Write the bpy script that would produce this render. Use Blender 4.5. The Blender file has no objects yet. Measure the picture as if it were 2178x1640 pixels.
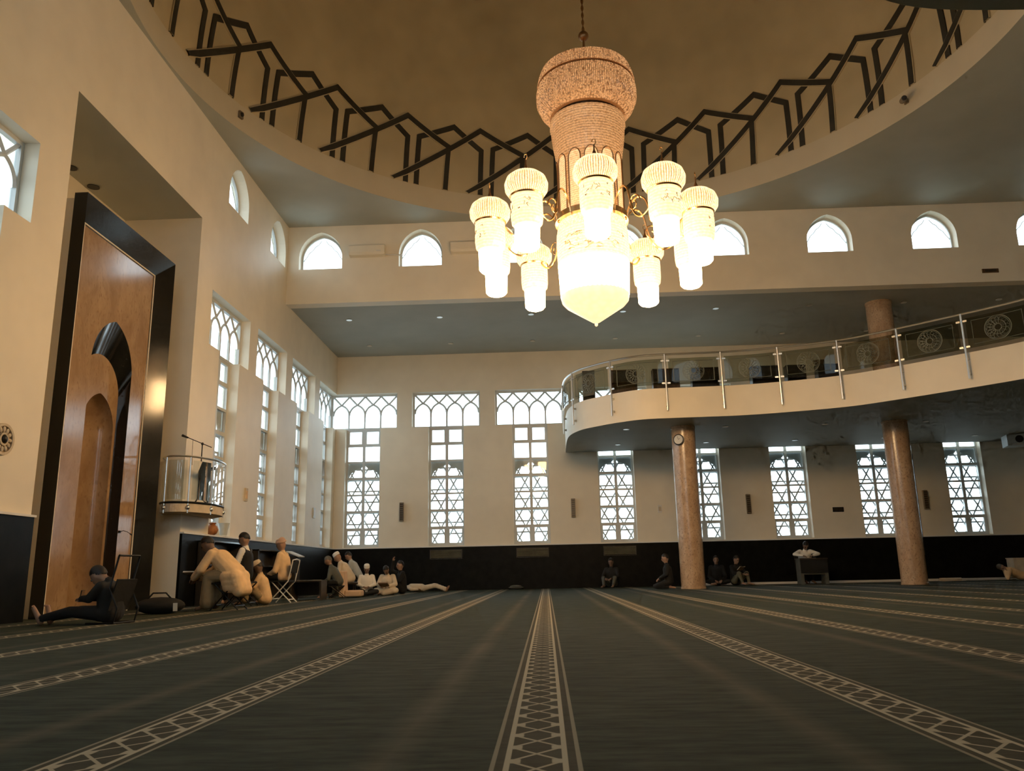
import bpy, bmesh, math, random
from math import sin, cos, pi, radians, sqrt, atan2
from mathutils import Vector, Matrix, noise
from mathutils.geometry import delaunay_2d_cdt

random.seed(7)
S = bpy.context.scene
COL = S.collection

# ------------------------------------------------------------------ camera
FPX, PITCH, YAW, ROLL = 1722.637, 0.227518866, -0.0371377897, 0.0203047994
cam_d = bpy.data.cameras.new('camera')
cam_d.sensor_fit = 'HORIZONTAL'; cam_d.sensor_width = 36.0
cam_d.lens = 36.0 * FPX / 2178.0
cam_d.clip_start = 0.05; cam_d.clip_end = 200
cam = bpy.data.objects.new('camera', cam_d); COL.objects.link(cam)
fw = Vector((sin(YAW) * cos(PITCH), cos(YAW) * cos(PITCH), sin(PITCH)))
rt = Vector((cos(YAW), -sin(YAW), 0)); dn = fw.cross(rt)
r2 = cos(ROLL) * rt + sin(ROLL) * dn; d2 = -sin(ROLL) * rt + cos(ROLL) * dn
cam.matrix_world = Matrix(((r2.x, -d2.x, -fw.x, 0), (r2.y, -d2.y, -fw.y, 0), (r2.z, -d2.z, -fw.z, 0.5), (0, 0, 0, 1)))
S.camera = cam

# ------------------------------------------------------------------ world: bright overcast sky
SKY = 6.2
world = bpy.data.worlds.new('overcast_sky'); S.world = world
world.use_nodes = True
wn = world.node_tree; wn.nodes.clear()
w_out = wn.nodes.new('ShaderNodeOutputWorld'); w_bg = wn.nodes.new('ShaderNodeBackground')
w_tc = wn.nodes.new('ShaderNodeTexCoord'); w_no = wn.nodes.new('ShaderNodeTexNoise'); w_cr = wn.nodes.new('ShaderNodeValToRGB')
w_no.inputs['Scale'].default_value = 2.0; w_no.inputs['Detail'].default_value = 3
w_cr.color_ramp.elements[0].color = (0.70, 0.87, 1.0, 1); w_cr.color_ramp.elements[1].color = (0.82, 0.94, 1.0, 1)
wn.links.new(w_tc.outputs['Generated'], w_no.inputs['Vector']); wn.links.new(w_no.outputs['Fac'], w_cr.inputs['Fac'])
wn.links.new(w_cr.outputs['Color'], w_bg.inputs['Color']); w_bg.inputs['Strength'].default_value = SKY
wn.links.new(w_bg.outputs['Background'], w_out.inputs['Surface'])

# ------------------------------------------------------------------ exposure and render quality
S.view_settings.view_transform = 'Standard'; S.view_settings.look = 'None'
S.view_settings.exposure = 0.0; S.view_settings.gamma = 1.0; S.view_settings.use_curve_mapping = False
S.cycles.use_denoising = True
S.cycles.use_adaptive_sampling = True; S.cycles.adaptive_threshold = 0.07; S.cycles.adaptive_min_samples = 10
S.cycles.max_bounces = 4; S.cycles.diffuse_bounces = 3; S.cycles.glossy_bounces = 3
S.cycles.transmission_bounces = 2; S.cycles.transparent_max_bounces = 8
S.cycles.caustics_reflective = False; S.cycles.caustics_refractive = False
S.cycles.sample_clamp_indirect = 6.0
LAMP = 1.0          # overall strength of the chandelier

# ------------------------------------------------------------------ mesh helpers
class MB:
    def __init__(s): s.v = []; s.f = []; s.m = []
    def add(s, vs, fs, mi=0):
        o = len(s.v); s.v += [tuple(p) for p in vs]; s.f += [tuple(i + o for i in f) for f in fs]; s.m += [mi] * len(fs); return s
    def box(s, x0, y0, z0, x1, y1, z1, mi=0):
        v = [(x, y, z) for x in (x0, x1) for y in (y0, y1) for z in (z0, z1)]
        return s.add(v, [(0, 1, 3, 2), (4, 6, 7, 5), (0, 4, 5, 1), (2, 3, 7, 6), (0, 2, 6, 4), (1, 5, 7, 3)], mi)
    def obox(s, c, ax, ay, az, mi=0):
        c, ax, ay, az = Vector(c), Vector(ax), Vector(ay), Vector(az)
        v = [c + i * ax + j * ay + k * az for i in (-1, 1) for j in (-1, 1) for k in (-1, 1)]
        return s.add(v, [(0, 1, 3, 2), (4, 6, 7, 5), (0, 4, 5, 1), (2, 3, 7, 6), (0, 2, 6, 4), (1, 5, 7, 3)], mi)
    def bar(s, p, q, w, d, up=(0, 0, 1), mi=0):
        p, q = Vector(p), Vector(q); t = (q - p); L = t.length; t.normalize()
        a = t.cross(Vector(up)); a = a.normalized() if a.length > 1e-6 else Vector((1, 0, 0)); b = a.cross(t)
        return s.obox((p + q) / 2, t * L / 2, a * w / 2, b * d / 2, mi)
    def tube(s, pts, r, n=8, cap=True, mi=0):
        pts = [Vector(p) for p in pts]; rs = r if isinstance(r, (list, tuple)) else [r] * len(pts)
        o = []; prev = None
        for i, p in enumerate(pts):
            t = (pts[min(i + 1, len(pts) - 1)] - pts[max(i - 1, 0)]).normalized()
            if prev is None:
                a = t.cross(Vector((0, 0, 1)))
                if a.length < 1e-4: a = t.cross(Vector((1, 0, 0)))
                a.normalize()
            else:
                a = prev - t * prev.dot(t); a.normalize()
            prev = a; b = t.cross(a)
            o += [p + rs[i] * (cos(2 * pi * k / n) * a + sin(2 * pi * k / n) * b) for k in range(n)]
        fs = [(i * n + k, i * n + (k + 1) % n, (i + 1) * n + (k + 1) % n, (i + 1) * n + k) for i in range(len(pts) - 1) for k in range(n)]
        if cap: fs += [tuple(range(n))[::-1], tuple((len(pts) - 1) * n + k for k in range(n))]
        return s.add(o, fs, mi)
    def ball(s, c, r, nu=12, nv=8, mi=0, rot=None):
        r = r if isinstance(r, (list, tuple)) else (r, r, r); c = Vector(c)
        def P(x, y, z):
            q = Vector((r[0] * x, r[1] * y, r[2] * z))
            return c + (rot @ q if rot else q)
        o = [P(0, 0, 1)]
        for j in range(1, nv):
            t = pi * j / nv
            o += [P(sin(t) * cos(2 * pi * k / nu), sin(t) * sin(2 * pi * k / nu), cos(t)) for k in range(nu)]
        o.append(P(0, 0, -1)); L = len(o) - 1
        fs = [(0, 1 + k, 1 + (k + 1) % nu) for k in range(nu)]
        for j in range(nv - 2):
            b = 1 + j * nu
            fs += [(b + k, b + nu + k, b + nu + (k + 1) % nu, b + (k + 1) % nu) for k in range(nu)]
        b = 1 + (nv - 2) * nu
        fs += [(b + k, L, b + (k + 1) % nu) for k in range(nu)]
        return s.add(o, fs, mi)
    def lathe(s, prof, n=32, c=(0, 0, 0), flute=0, amp=0.0, cap=True, mi=0):
        c = Vector(c); o = []
        for r, z in prof:
            for k in range(n):
                a = 2 * pi * k / n
                rr = r * (1 + amp * (0.5 - 0.5 * cos(flute * a))) if flute else r
                o.append(c + Vector((rr * cos(a), rr * sin(a), z)))
        m = len(prof)
        fs = [(i * n + k, i * n + (k + 1) % n, (i + 1) * n + (k + 1) % n, (i + 1) * n + k) for i in range(m - 1) for k in range(n)]
        if cap: fs += [tuple(range(n))[::-1], tuple((m - 1) * n + k for k in range(n))]
        return s.add(o, fs, mi)
    def prism(s, poly, mp, d0, d1, mi=0):
        """poly: list of (u,v) outline; mp(u,v,d) -> point; solid between depth d0 and d1"""
        n = len(poly)
        o = [mp(u, v, d0) for u, v in poly] + [mp(u, v, d1) for u, v in poly]
        fs = [tuple(range(n))[::-1], tuple(range(n, 2 * n))] + [(k, (k + 1) % n, n + (k + 1) % n, n + k) for k in range(n)]
        return s.add(o, fs, mi)
    def holed(s, outer, holes, mp, d0, d1, mi=0, rim=True):
        """flat slab with holes between depth d0 and d1"""
        pts = []; cons = []
        for lp in [outer] + holes:
            o = len(pts); pts += [Vector(p) for p in lp]; cons.append([o + i for i in range(len(lp))])
        edges = [(l[i], l[(i + 1) % len(l)]) for l in cons for i in range(len(l))]
        vv, ee, ff, _, _, _ = delaunay_2d_cdt(pts, edges, [], 1, 1e-6)
        def inside(p, lp):
            r = False; j = len(lp) - 1
            for i in range(len(lp)):
                a, b = lp[i], lp[j]
                if (a[1] > p.y) != (b[1] > p.y) and p.x < (b[0] - a[0]) * (p.y - a[1]) / (b[1] - a[1]) + a[0]: r = not r
                j = i
            return r
        keep = []
        for f in ff:
            c = sum((vv[i] for i in f), Vector((0, 0))) / len(f)
            if inside(c, outer) and not any(inside(c, h) for h in holes): keep.append(tuple(f))
        n = len(vv)
        if d1 is None:
            return s.add([mp(p.x, p.y, d0) for p in vv], keep, mi)
        s.add([mp(p.x, p.y, d0) for p in vv] + [mp(p.x, p.y, d1) for p in vv], [f[::-1] for f in keep] + [tuple(i + n for i in f) for f in keep], mi)
        if rim:
            for lp in [outer] + holes:
                k = len(lp)
                s.add([mp(u, v, d0) for u, v in lp] + [mp(u, v, d1) for u, v in lp], [(i, (i + 1) % k, k + (i + 1) % k, k + i) for i in range(k)], mi)
        return s
    def grid(s, u0, u1, v0, v1, holes, mp, T, mi=0):
        """wall slab u0..u1 x v0..v1 with rectangular holes (ua,ub,va,vb)"""
        us = sorted({u0, u1, *[min(max(x, u0), u1) for h in holes for x in h[:2]]})
        vs = sorted({v0, v1, *[min(max(x, v0), v1) for h in holes for x in h[2:]]})
        def full(i, j):
            if i < 0 or j < 0 or i >= len(us) - 1 or j >= len(vs) - 1: return False
            u, v = (us[i] + us[i + 1]) / 2, (vs[j] + vs[j + 1]) / 2
            return not any(h[0] < u < h[1] and h[2] < v < h[3] for h in holes)
        for i in range(len(us) - 1):
            for j in range(len(vs) - 1):
                if not full(i, j): continue
                a, b, c, d = us[i], us[i + 1], vs[j], vs[j + 1]
                s.add([mp(a, c, 0), mp(b, c, 0), mp(b, d, 0), mp(a, d, 0)], [(0, 1, 2, 3)], mi)
                s.add([mp(a, c, T), mp(b, c, T), mp(b, d, T), mp(a, d, T)], [(3, 2, 1, 0)], mi)
                for (di, dj, p, q) in ((-1, 0, (a, c), (a, d)), (1, 0, (b, c), (b, d)), (0, -1, (a, c), (b, c)), (0, 1, (a, d), (b, d))):
                    if not full(i + di, j + dj):
                        s.add([mp(*p, 0), mp(*q, 0), mp(*q, T), mp(*p, T)], [(0, 1, 2, 3)], mi)
        return s
    def mesh(s, name, mats, smooth=False):
        me = bpy.data.meshes.new(name); me.from_pydata(s.v, [], s.f)
        for m in (mats if isinstance(mats, (list, tuple)) else [mats]): me.materials.append(m)
        if len(me.materials) > 1: me.polygons.foreach_set('material_index', s.m)
        bm = bmesh.new(); bm.from_mesh(me); bmesh.ops.remove_doubles(bm, verts=bm.verts, dist=1e-5)
        bmesh.ops.recalc_face_normals(bm, faces=bm.faces); bm.to_mesh(me); bm.free()
        if smooth:
            me.polygons.foreach_set('use_smooth', [True] * len(me.polygons))
            try: me.set_sharp_from_angle(angle=radians(40))
            except Exception: pass
        me.update(); return me
    def build(s, name, mats, parent=None, smooth=False):
        return link(name, s.mesh(name, mats, smooth), parent)

def link(name, me, parent=None):
    o = bpy.data.objects.new(name, me); COL.objects.link(o)
    if parent: o.parent = parent
    return o
def tag(o, label=None, cat=None, group=None, kind=None):
    if label: o['label'] = label
    if cat: o['category'] = cat
    if group: o['group'] = group
    if kind: o['kind'] = kind
    return o
def empty(name, loc=(0, 0, 0), rz=0.0, label=None, cat=None, group=None, kind=None, parent=None):
    o = bpy.data.objects.new(name, None); COL.objects.link(o); o.empty_display_size = 0.1
    o.location = loc; o.rotation_euler = (0, 0, rz)
    if parent: o.parent = parent
    return tag(o, label, cat, group, kind)
def copy_tree(o, parent=None):
    c = o.copy(); COL.objects.link(c)
    if parent: c.parent = parent
    for ch in list(o.children): copy_tree(ch, c)
    return c

# ------------------------------------------------------------------ materials
MT = {}
def mat(name, col, rough=0.6, metal=0.0, var=0.12, scale=4.0, bump=0.0, bscale=None, spec=0.5, emit=None, es=0.0, coat=0.0, stretch=None, trans=0.0):
    m = bpy.data.materials.new(name); m.use_nodes = True; nt = m.node_tree; N = nt.nodes; L = nt.links
    b = N['Principled BSDF']
    tc = N.new('ShaderNodeNewGeometry'); no = N.new('ShaderNodeTexNoise'); cr = N.new('ShaderNodeValToRGB')
    no.inputs['Scale'].default_value = scale; no.inputs['Detail'].default_value = 2; no.inputs['Roughness'].default_value = 0.6
    vec = tc.outputs['Position']
    if stretch:
        mp = N.new('ShaderNodeMapping'); mp.inputs['Scale'].default_value = stretch
        L.new(vec, mp.inputs['Vector']); vec = mp.outputs['Vector']
    L.new(vec, no.inputs['Vector']); L.new(no.outputs['Fac'], cr.inputs['Fac'])
    c = Vector(col[:3])
    cr.color_ramp.elements[0].position = 0.3; cr.color_ramp.elements[1].position = 0.7
    cr.color_ramp.elements[0].color = (*(c * (1 - var)), 1); cr.color_ramp.elements[1].color = (*[min(1, x) for x in c * (1 + var)], 1)
    L.new(cr.outputs['Color'], b.inputs['Base Color'])
    b.inputs['Roughness'].default_value = rough; b.inputs['Metallic'].default_value = metal
    b.inputs['Specular IOR Level'].default_value = spec; b.inputs['Coat Weight'].default_value = coat
    b.inputs['Transmission Weight'].default_value = trans
    if bump:
        n2 = N.new('ShaderNodeTexNoise'); n2.inputs['Scale'].default_value = bscale or scale * 8; n2.inputs['Detail'].default_value = 4
        bp = N.new('ShaderNodeBump'); bp.inputs['Strength'].default_value = bump; bp.inputs['Distance'].default_value = 0.01
        L.new(vec, n2.inputs['Vector']); L.new(n2.outputs['Fac'], bp.inputs['Height']); L.new(bp.outputs['Normal'], b.inputs['Normal'])
    if emit:
        b.inputs['Emission Color'].default_value = (*emit, 1); b.inputs['Emission Strength'].default_value = es
    MT[name] = m; return m

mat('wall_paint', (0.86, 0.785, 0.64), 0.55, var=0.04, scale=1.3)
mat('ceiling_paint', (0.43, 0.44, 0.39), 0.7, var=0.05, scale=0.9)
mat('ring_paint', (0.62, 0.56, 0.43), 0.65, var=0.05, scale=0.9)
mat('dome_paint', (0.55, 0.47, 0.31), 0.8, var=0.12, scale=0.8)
mat('dark_strip', (0.035, 0.034, 0.03), 0.6, var=0.2)
mat('ledge_sheen', (0.80, 0.80, 0.78), 0.5, var=0.03, scale=2)
mat('dark_granite', (0.005, 0.005, 0.004), 0.40, var=0.6, scale=5, spec=0.12)
mat('black_granite', (0.012, 0.012, 0.011), 0.12, var=0.5, scale=14, spec=0.6)
mat('white_pvc', (0.62, 0.64, 0.63), 0.35, var=0.03)
mat('grey_panel', (0.62, 0.67, 0.67), 0.45, var=0.08)
mat('lattice_metal', (0.72, 0.74, 0.74), 0.5, var=0.08)
mat('steel', (0.75, 0.75, 0.73), 0.32, 1.0, var=0.05)
mat('black_metal', (0.02, 0.02, 0.02), 0.4, 0.6, var=0.2)
mat('black_plastic', (0.018, 0.018, 0.018), 0.45, var=0.2)
mat('white_plastic', (0.74, 0.72, 0.67), 0.4, var=0.03)
mat('brown_plastic', (0.20, 0.155, 0.10), 0.5, var=0.1)
mat('dark_wood', (0.035, 0.026, 0.018), 0.35, var=0.35, scale=6, stretch=(8, 8, 1))
mat('brown_wood', (0.13, 0.075, 0.035), 0.4, var=0.3, scale=6, stretch=(8, 8, 1))
mat('bronze', (0.33, 0.19, 0.09), 0.3, 0.9, var=0.15)
mat('gold', (0.75, 0.50, 0.25), 0.25, 1.0, var=0.08)
mat('skin', (0.36, 0.21, 0.135), 0.55, var=0.08)
mat('skin_dark', (0.20, 0.12, 0.08), 0.55, var=0.08)
mat('hair', (0.012, 0.010, 0.009), 0.6, var=0.3)
mat('hair_grey', (0.13, 0.12, 0.10), 0.7, var=0.3)
mat('eye_dark', (0.01, 0.01, 0.01), 0.2)
mat('cloth_black', (0.010, 0.010, 0.010), 0.85, var=0.3, bump=0.3, bscale=18)
mat('cloth_tan', (0.80, 0.55, 0.30), 0.85, var=0.14, bump=1.0, bscale=9)
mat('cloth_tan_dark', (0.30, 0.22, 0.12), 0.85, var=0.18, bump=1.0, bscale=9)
mat('cloth_cream', (0.66, 0.56, 0.42), 0.85, var=0.12, bump=0.9, bscale=9)
mat('cloth_white', (0.80, 0.77, 0.70), 0.8, var=0.06, bump=0.3, bscale=14)
mat('cloth_olive', (0.15, 0.14, 0.09), 0.85, var=0.18, bump=1.0, bscale=9)
mat('cloth_grey', (0.10, 0.105, 0.09), 0.85, var=0.18, bump=1.0, bscale=9)
mat('cloth_blue', (0.40, 0.44, 0.45), 0.85, var=0.1, bump=0.3, bscale=14)
mat('cloth_peach', (0.72, 0.50, 0.32), 0.85, var=0.1, bump=0.4, bscale=20)
mat('cloth_pink', (0.55, 0.36, 0.26), 0.85, var=0.15, bump=0.5, bscale=25)
mat('paper', (0.78, 0.74, 0.64), 0.7, var=0.04)
mat('book_brown', (0.24, 0.14, 0.06), 0.5, var=0.2)
mat('clay', (0.42, 0.17, 0.06), 0.5, var=0.25, scale=20)
mat('etch', (0.20, 0.22, 0.18), 0.6, var=0.05)
mat('paving', (0.34, 0.34, 0.33), 0.9, var=0.15, scale=1.0)

def marble(name, a, b, c, rough, scale, stretch=(1, 1, 1), bump=0.0):
    m = bpy.data.materials.new(name); m.use_nodes = True; nt = m.node_tree; N = nt.nodes; L = nt.links; p = N['Principled BSDF']
    g = N.new('ShaderNodeNewGeometry'); mp = N.new('ShaderNodeMapping'); mp.inputs['Scale'].default_value = stretch
    n1 = N.new('ShaderNodeTexNoise'); n1.inputs['Scale'].default_value = scale; n1.inputs['Detail'].default_value = 4; n1.inputs['Roughness'].default_value = 0.65; n1.inputs['Distortion'].default_value = 0.6
    n2 = N.new('ShaderNodeTexNoise'); n2.inputs['Scale'].default_value = scale * 7; n2.inputs['Detail'].default_value = 1
    cr = N.new('ShaderNodeValToRGB'); e = cr.color_ramp.elements
    e[0].position = 0.30; e[0].color = (*a, 1); e[1].position = 0.70; e[1].color = (*b, 1)
    x = cr.color_ramp.elements.new(0.5); x.color = (*[(i + j) / 2 for i, j in zip(a, b)], 1)
    mx = N.new('ShaderNodeMix'); mx.data_type = 'RGBA'
    r2_ = N.new('ShaderNodeValToRGB'); r2_.color_ramp.elements[0].position = 0.56; r2_.color_ramp.elements[1].position = 0.72
    L.new(g.outputs['Position'], mp.inputs['Vector']); L.new(mp.outputs['Vector'], n1.inputs['Vector']); L.new(mp.outputs['Vector'], n2.inputs['Vector'])
    L.new(n1.outputs['Fac'], cr.inputs['Fac']); L.new(n2.outputs['Fac'], r2_.inputs['Fac'])
    L.new(r2_.outputs['Color'], mx.inputs['Factor']); L.new(cr.outputs['Color'], mx.inputs['A']); mx.inputs['B'].default_value = (*c, 1)
    L.new(mx.outputs['Result'], p.inputs['Base Color']); p.inputs['Roughness'].default_value = rough
    MT[name] = m; return m
marble('tan_marble', (0.31, 0.185, 0.095), (0.47, 0.31, 0.17), (0.33, 0.20, 0.105), 0.14, 2.6, (1, 1, 0.55))
marble('column_marble', (0.42, 0.27, 0.16), (0.60, 0.43, 0.28), (0.30, 0.20, 0.13), 0.2, 5.0, (1, 1, 0.6))

def glass(name, tint, gloss=0.12, rough=0.02):
    m = bpy.data.materials.new(name); m.use_nodes = True; nt = m.node_tree; N = nt.nodes; L = nt.links; N.clear()
    out = N.new('ShaderNodeOutputMaterial'); mx = N.new('ShaderNodeMixShader'); tr = N.new('ShaderNodeBsdfTransparent'); gl = N.new('ShaderNodeBsdfGlossy')
    fr = N.new('ShaderNodeFresnel'); fr.inputs['IOR'].default_value = 1.45
    g = N.new('ShaderNodeNewGeometry'); no = N.new('ShaderNodeTexNoise'); no.inputs['Scale'].default_value = 3.0; cr = N.new('ShaderNodeValToRGB')
    cr.color_ramp.elements[0].color = (*[t * 0.96 for t in tint], 1); cr.color_ramp.elements[1].color = (*tint, 1)
    L.new(g.outputs['Position'], no.inputs['Vector']); L.new(no.outputs['Fac'], cr.inputs['Fac']); L.new(cr.outputs['Color'], tr.inputs['Color'])
    mu = N.new('ShaderNodeMath'); mu.operation = 'MULTIPLY'; mu.inputs[1].default_value = gloss / 0.04 * 0.5
    L.new(fr.outputs['Fac'], mu.inputs[0]); mu.use_clamp = True
    gl.inputs['Roughness'].default_value = rough; gl.inputs['Color'].default_value = (1, 1, 1, 1)
    L.new(mu.outputs[0], mx.inputs['Fac']); L.new(tr.outputs[0], mx.inputs[1]); L.new(gl.outputs[0], mx.inputs[2]); L.new(mx.outputs[0], out.inputs['Surface'])
    MT[name] = m; return m
glass('window_glass', (0.95, 0.97, 0.97), 0.05)
glass('rail_glass', (0.42, 0.46, 0.40), 0.025)
glass('clear_glass', (0.80, 0.84, 0.82), 0.10)

def crystal(name, hot, dim, es, sc, thr=0.5, sample=False, rows=0.0):
    """lit crystal strands: small bright facets between darker gaps"""
    m = bpy.data.materials.new(name); m.use_nodes = True; nt = m.node_tree; N = nt.nodes; L = nt.links; p = N['Principled BSDF']
    tc = N.new('ShaderNodeTexCoord'); vo = N.new('ShaderNodeTexVoronoi'); vo.inputs['Scale'].default_value = sc
    cr = N.new('ShaderNodeValToRGB'); cr.color_ramp.elements[0].color = (*hot, 1); cr.color_ramp.elements[1].color = (*dim, 1)
    cr.color_ramp.elements[0].position = thr * 0.4; cr.color_ramp.elements[1].position = thr * 1.6
    L.new(tc.outputs['Object'], vo.inputs['Vector']); fac = vo.outputs['Distance']
    if rows:
        sp = N.new('ShaderNodeSeparateXYZ'); L.new(tc.outputs['Object'], sp.inputs[0])
        a = N.new('ShaderNodeMath'); a.operation = 'MULTIPLY'; a.inputs[1].default_value = rows; L.new(sp.outputs[2], a.inputs[0])
        b = N.new('ShaderNodeMath'); b.operation = 'PINGPONG'; b.inputs[1].default_value = 0.5; L.new(a.outputs[0], b.inputs[0])
        c = N.new('ShaderNodeMath'); c.operation = 'MULTIPLY_ADD'; c.inputs[1].default_value = 0.55; L.new(fac, c.inputs[0])
        d = N.new('ShaderNodeMath'); d.operation = 'MULTIPLY'; d.inputs[1].default_value = 0.9; L.new(b.outputs[0], d.inputs[0]); L.new(d.outputs[0], c.inputs[2])
        fac = c.outputs[0]
    L.new(fac, cr.inputs['Fac'])
    L.new(cr.outputs['Color'], p.inputs['Emission Color']); p.inputs['Emission Strength'].default_value = es * LAMP
    p.inputs['Base Color'].default_value = (0.5, 0.32, 0.18, 1); p.inputs['Roughness'].default_value = 0.25
    m.cycles.emission_sampling = 'FRONT' if sample else 'NONE'
    MT[name] = m; return m
crystal('crystal_copper', (1.0, 0.50, 0.20), (0.07, 0.016, 0.004), 0.80, 34)
crystal('crystal_shade', (0.30, 0.09, 0.02), (0.10, 0.03, 0.008), 0.5, 30)
crystal('crystal_amber', (1.0, 0.50, 0.20), (0.30, 0.11, 0.03), 0.62, 30, rows=22)
crystal('crystal_panel', (1.0, 0.72, 0.36), (0.62, 0.34, 0.12), 1.0, 24, rows=26)
crystal('crystal_warm', (1.0, 0.84, 0.52), (0.95, 0.60, 0.26), 1.5, 30)
crystal('crystal_under', (1.0, 0.62, 0.28), (0.7, 0.34, 0.11), 0.75, 30)
crystal('crystal_drum', (1.0, 0.80, 0.44), (1.0, 0.60, 0.25), 1.7, 22, rows=20)
crystal('crystal_bright', (1.0, 0.66, 0.32), (1.0, 0.60, 0.26), 47.0, 18, sample=True)
crystal('crystal_cone', (1.0, 0.84, 0.46), (1.0, 0.76, 0.40), 1.2, 10)
mat('lamp_spot', (0.9, 0.9, 0.9), 0.4, emit=(1, 0.98, 0.92), es=8.0).cycles.emission_sampling = 'FRONT'
mat('lamp_spot_dim', (0.9, 0.9, 0.9), 0.4, emit=(1, 0.98, 0.92), es=2.0)

def carpet():
    m = bpy.data.materials.new('carpet'); m.use_nodes = True; nt = m.node_tree; N = nt.nodes; L = nt.links; p = N['Principled BSDF']
    def M(op, a, b=None, c=None, clamp=False):
        n = N.new('ShaderNodeMath'); n.operation = op; n.use_clamp = clamp
        for i, x in enumerate((a, b, c)):
            if x is None: continue
            if isinstance(x, (int, float)): n.inputs[i].default_value = x
            else: L.new(x, n.inputs[i])
        return n.outputs[0]
    g = N.new('ShaderNodeNewGeometry'); sp = N.new('ShaderNodeSeparateXYZ'); L.new(g.outputs['Position'], sp.inputs[0])
    X, Y = sp.outputs[0], sp.outputs[1]
    P = 1.283
    ph = M('SUBTRACT', M('FRACT', M('ADD', M('DIVIDE', M('SUBTRACT', X, -0.043), P), 100.5)), 0.5)
    d = M('MULTIPLY', ph, P); a = M('ABSOLUTE', d)
    def band(x, c, w, soft=0.002):   # 1 inside |x-c|<w
        return M('DIVIDE', M('SUBTRACT', w, M('ABSOLUTE', M('SUBTRACT', x, c))), soft, clamp=True)
    outer = band(a, 0.117, 0.0075); inner = band(a, 0.079, 0.009)
    tri = M('SUBTRACT', M('MULTIPLY', M('PINGPONG', M('ADD', Y, 50.0), 0.18), 2 / 0.18), 1.0)
    zz = M('MULTIPLY', tri, 0.076)
    l1 = band(M('SUBTRACT', d, zz), 0.0, 0.0095, 0.003); l2 = band(M('ADD', d, zz), 0.0, 0.0095, 0.003)
    lat = M('MULTIPLY', M('MAXIMUM', l1, l2), M('LESS_THAN', a, 0.079))
    knot = M('MULTIPLY', band(M('ABSOLUTE', zz), 0.076, 0.026, 0.01), band(a, 0.060, 0.019, 0.004))
    knot = M('MULTIPLY', knot, 0.95)
    light = M('MAXIMUM', M('MAXIMUM', M('MULTIPLY', outer, 0.55), inner), M('MAXIMUM', M('MULTIPLY', lat, 0.9), knot))
    # brownish ground between the outer lines
    inside = M('LESS_THAN', a, 0.12)
    # worn strip where people stand
    wn_ = N.new('ShaderNodeTexNoise'); wn_.inputs['Scale'].default_value = 1.2; wn_.inputs['Detail'].default_value = 1
    L.new(g.outputs['Position'], wn_.inputs['Vector'])
    wear = M('MULTIPLY', M('DIVIDE', M('SUBTRACT', 0.10, M('ABSOLUTE', M('SUBTRACT', d, -0.42))), 0.10, clamp=True), M('MULTIPLY', wn_.outputs['Fac'], 0.40))
    # pile streaks
    mp = N.new('ShaderNodeMapping'); mp.inputs['Scale'].default_value = (1.6, 7.0, 1.0); L.new(g.outputs['Position'], mp.inputs['Vector'])
    ns = N.new('ShaderNodeTexNoise'); ns.inputs['Scale'].default_value = 2.0; ns.inputs['Detail'].default_value = 3; ns.inputs['Roughness'].default_value = 0.7
    L.new(mp.outputs[0], ns.inputs['Vector'])
    cr = N.new('ShaderNodeValToRGB'); e = cr.color_ramp.elements
    e[0].position = 0.34; e[0].color = (0.016, 0.024, 0.017, 1); e[1].position = 0.68; e[1].color = (0.046, 0.056, 0.040, 1)
    L.new(ns.outputs['Fac'], cr.inputs['Fac'])
    def mix(f, A, B):
        n = N.new('ShaderNodeMix'); n.data_type = 'RGBA'; L.new(f, n.inputs['Factor']) if not isinstance(f, float) else None
        if isinstance(A, tuple): n.inputs['A'].default_value = A
        else: L.new(A, n.inputs['A'])
        if isinstance(B, tuple): n.inputs['B'].default_value = B
        else: L.new(B, n.inputs['B'])
        return n.outputs['Result']
    c1 = mix(M('MULTIPLY', inside, 0.5), cr.outputs['Color'], (0.070, 0.056, 0.036, 1))
    c2 = mix(wear, c1, (0.22, 0.18, 0.12, 1))
    c3 = mix(light, c2, (0.38, 0.335, 0.24, 1))
    L.new(c3, p.inputs['Base Color']); p.inputs['Roughness'].default_value = 0.95; p.inputs['Specular IOR Level'].default_value = 0.15
    MT['carpet'] = m; return m
carpet()

# ================================================================== the hall
XL, XR, YF, YN, T = -6.92, 17.7, 26.5, -0.44, 0.35
YM = 13.03; ZS, ZC = 7.80, 10.03; YU, YUN = 20.8, 5.26
DX, DR = 0.96, 7.83                                  # dome centre x, radius
DADO = 1.385
left_c = [17.18 + 2.797 * k for k in range(4)]
left_c += [2 * YM - c for c in left_c]
far_c = [-6.0 + 2.785 * k for k in range(9)]
HW, NW = 1.14, 0.585
def t_holes(cs, n=99): return [h for i, c in enumerate(cs) for h in (((c - HW, c + HW, 5.30, 6.50), (c - NW, c + NW, 1.40, 5.30)) if i < n else ((c - NW, c + NW, 1.40, 5.30),))]
mpL = lambda u, v, d: (XL - d, u, v)
mpF = lambda u, v, d: (u, YF + d, v)
mpN = lambda u, v, d: (u, YN - d, v)
mpU = lambda u, v, d: (u, YU + d, v)
mpUN = lambda u, v, d: (u, YUN - d, v)
MIH = (10.75, 15.30)
ARC_L = [17.2, 20.02, 2 * YM - 17.2, 2 * YM - 20.02]
ARC_F = [-6.0 + 2.78 * k for k in range(8)]

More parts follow.
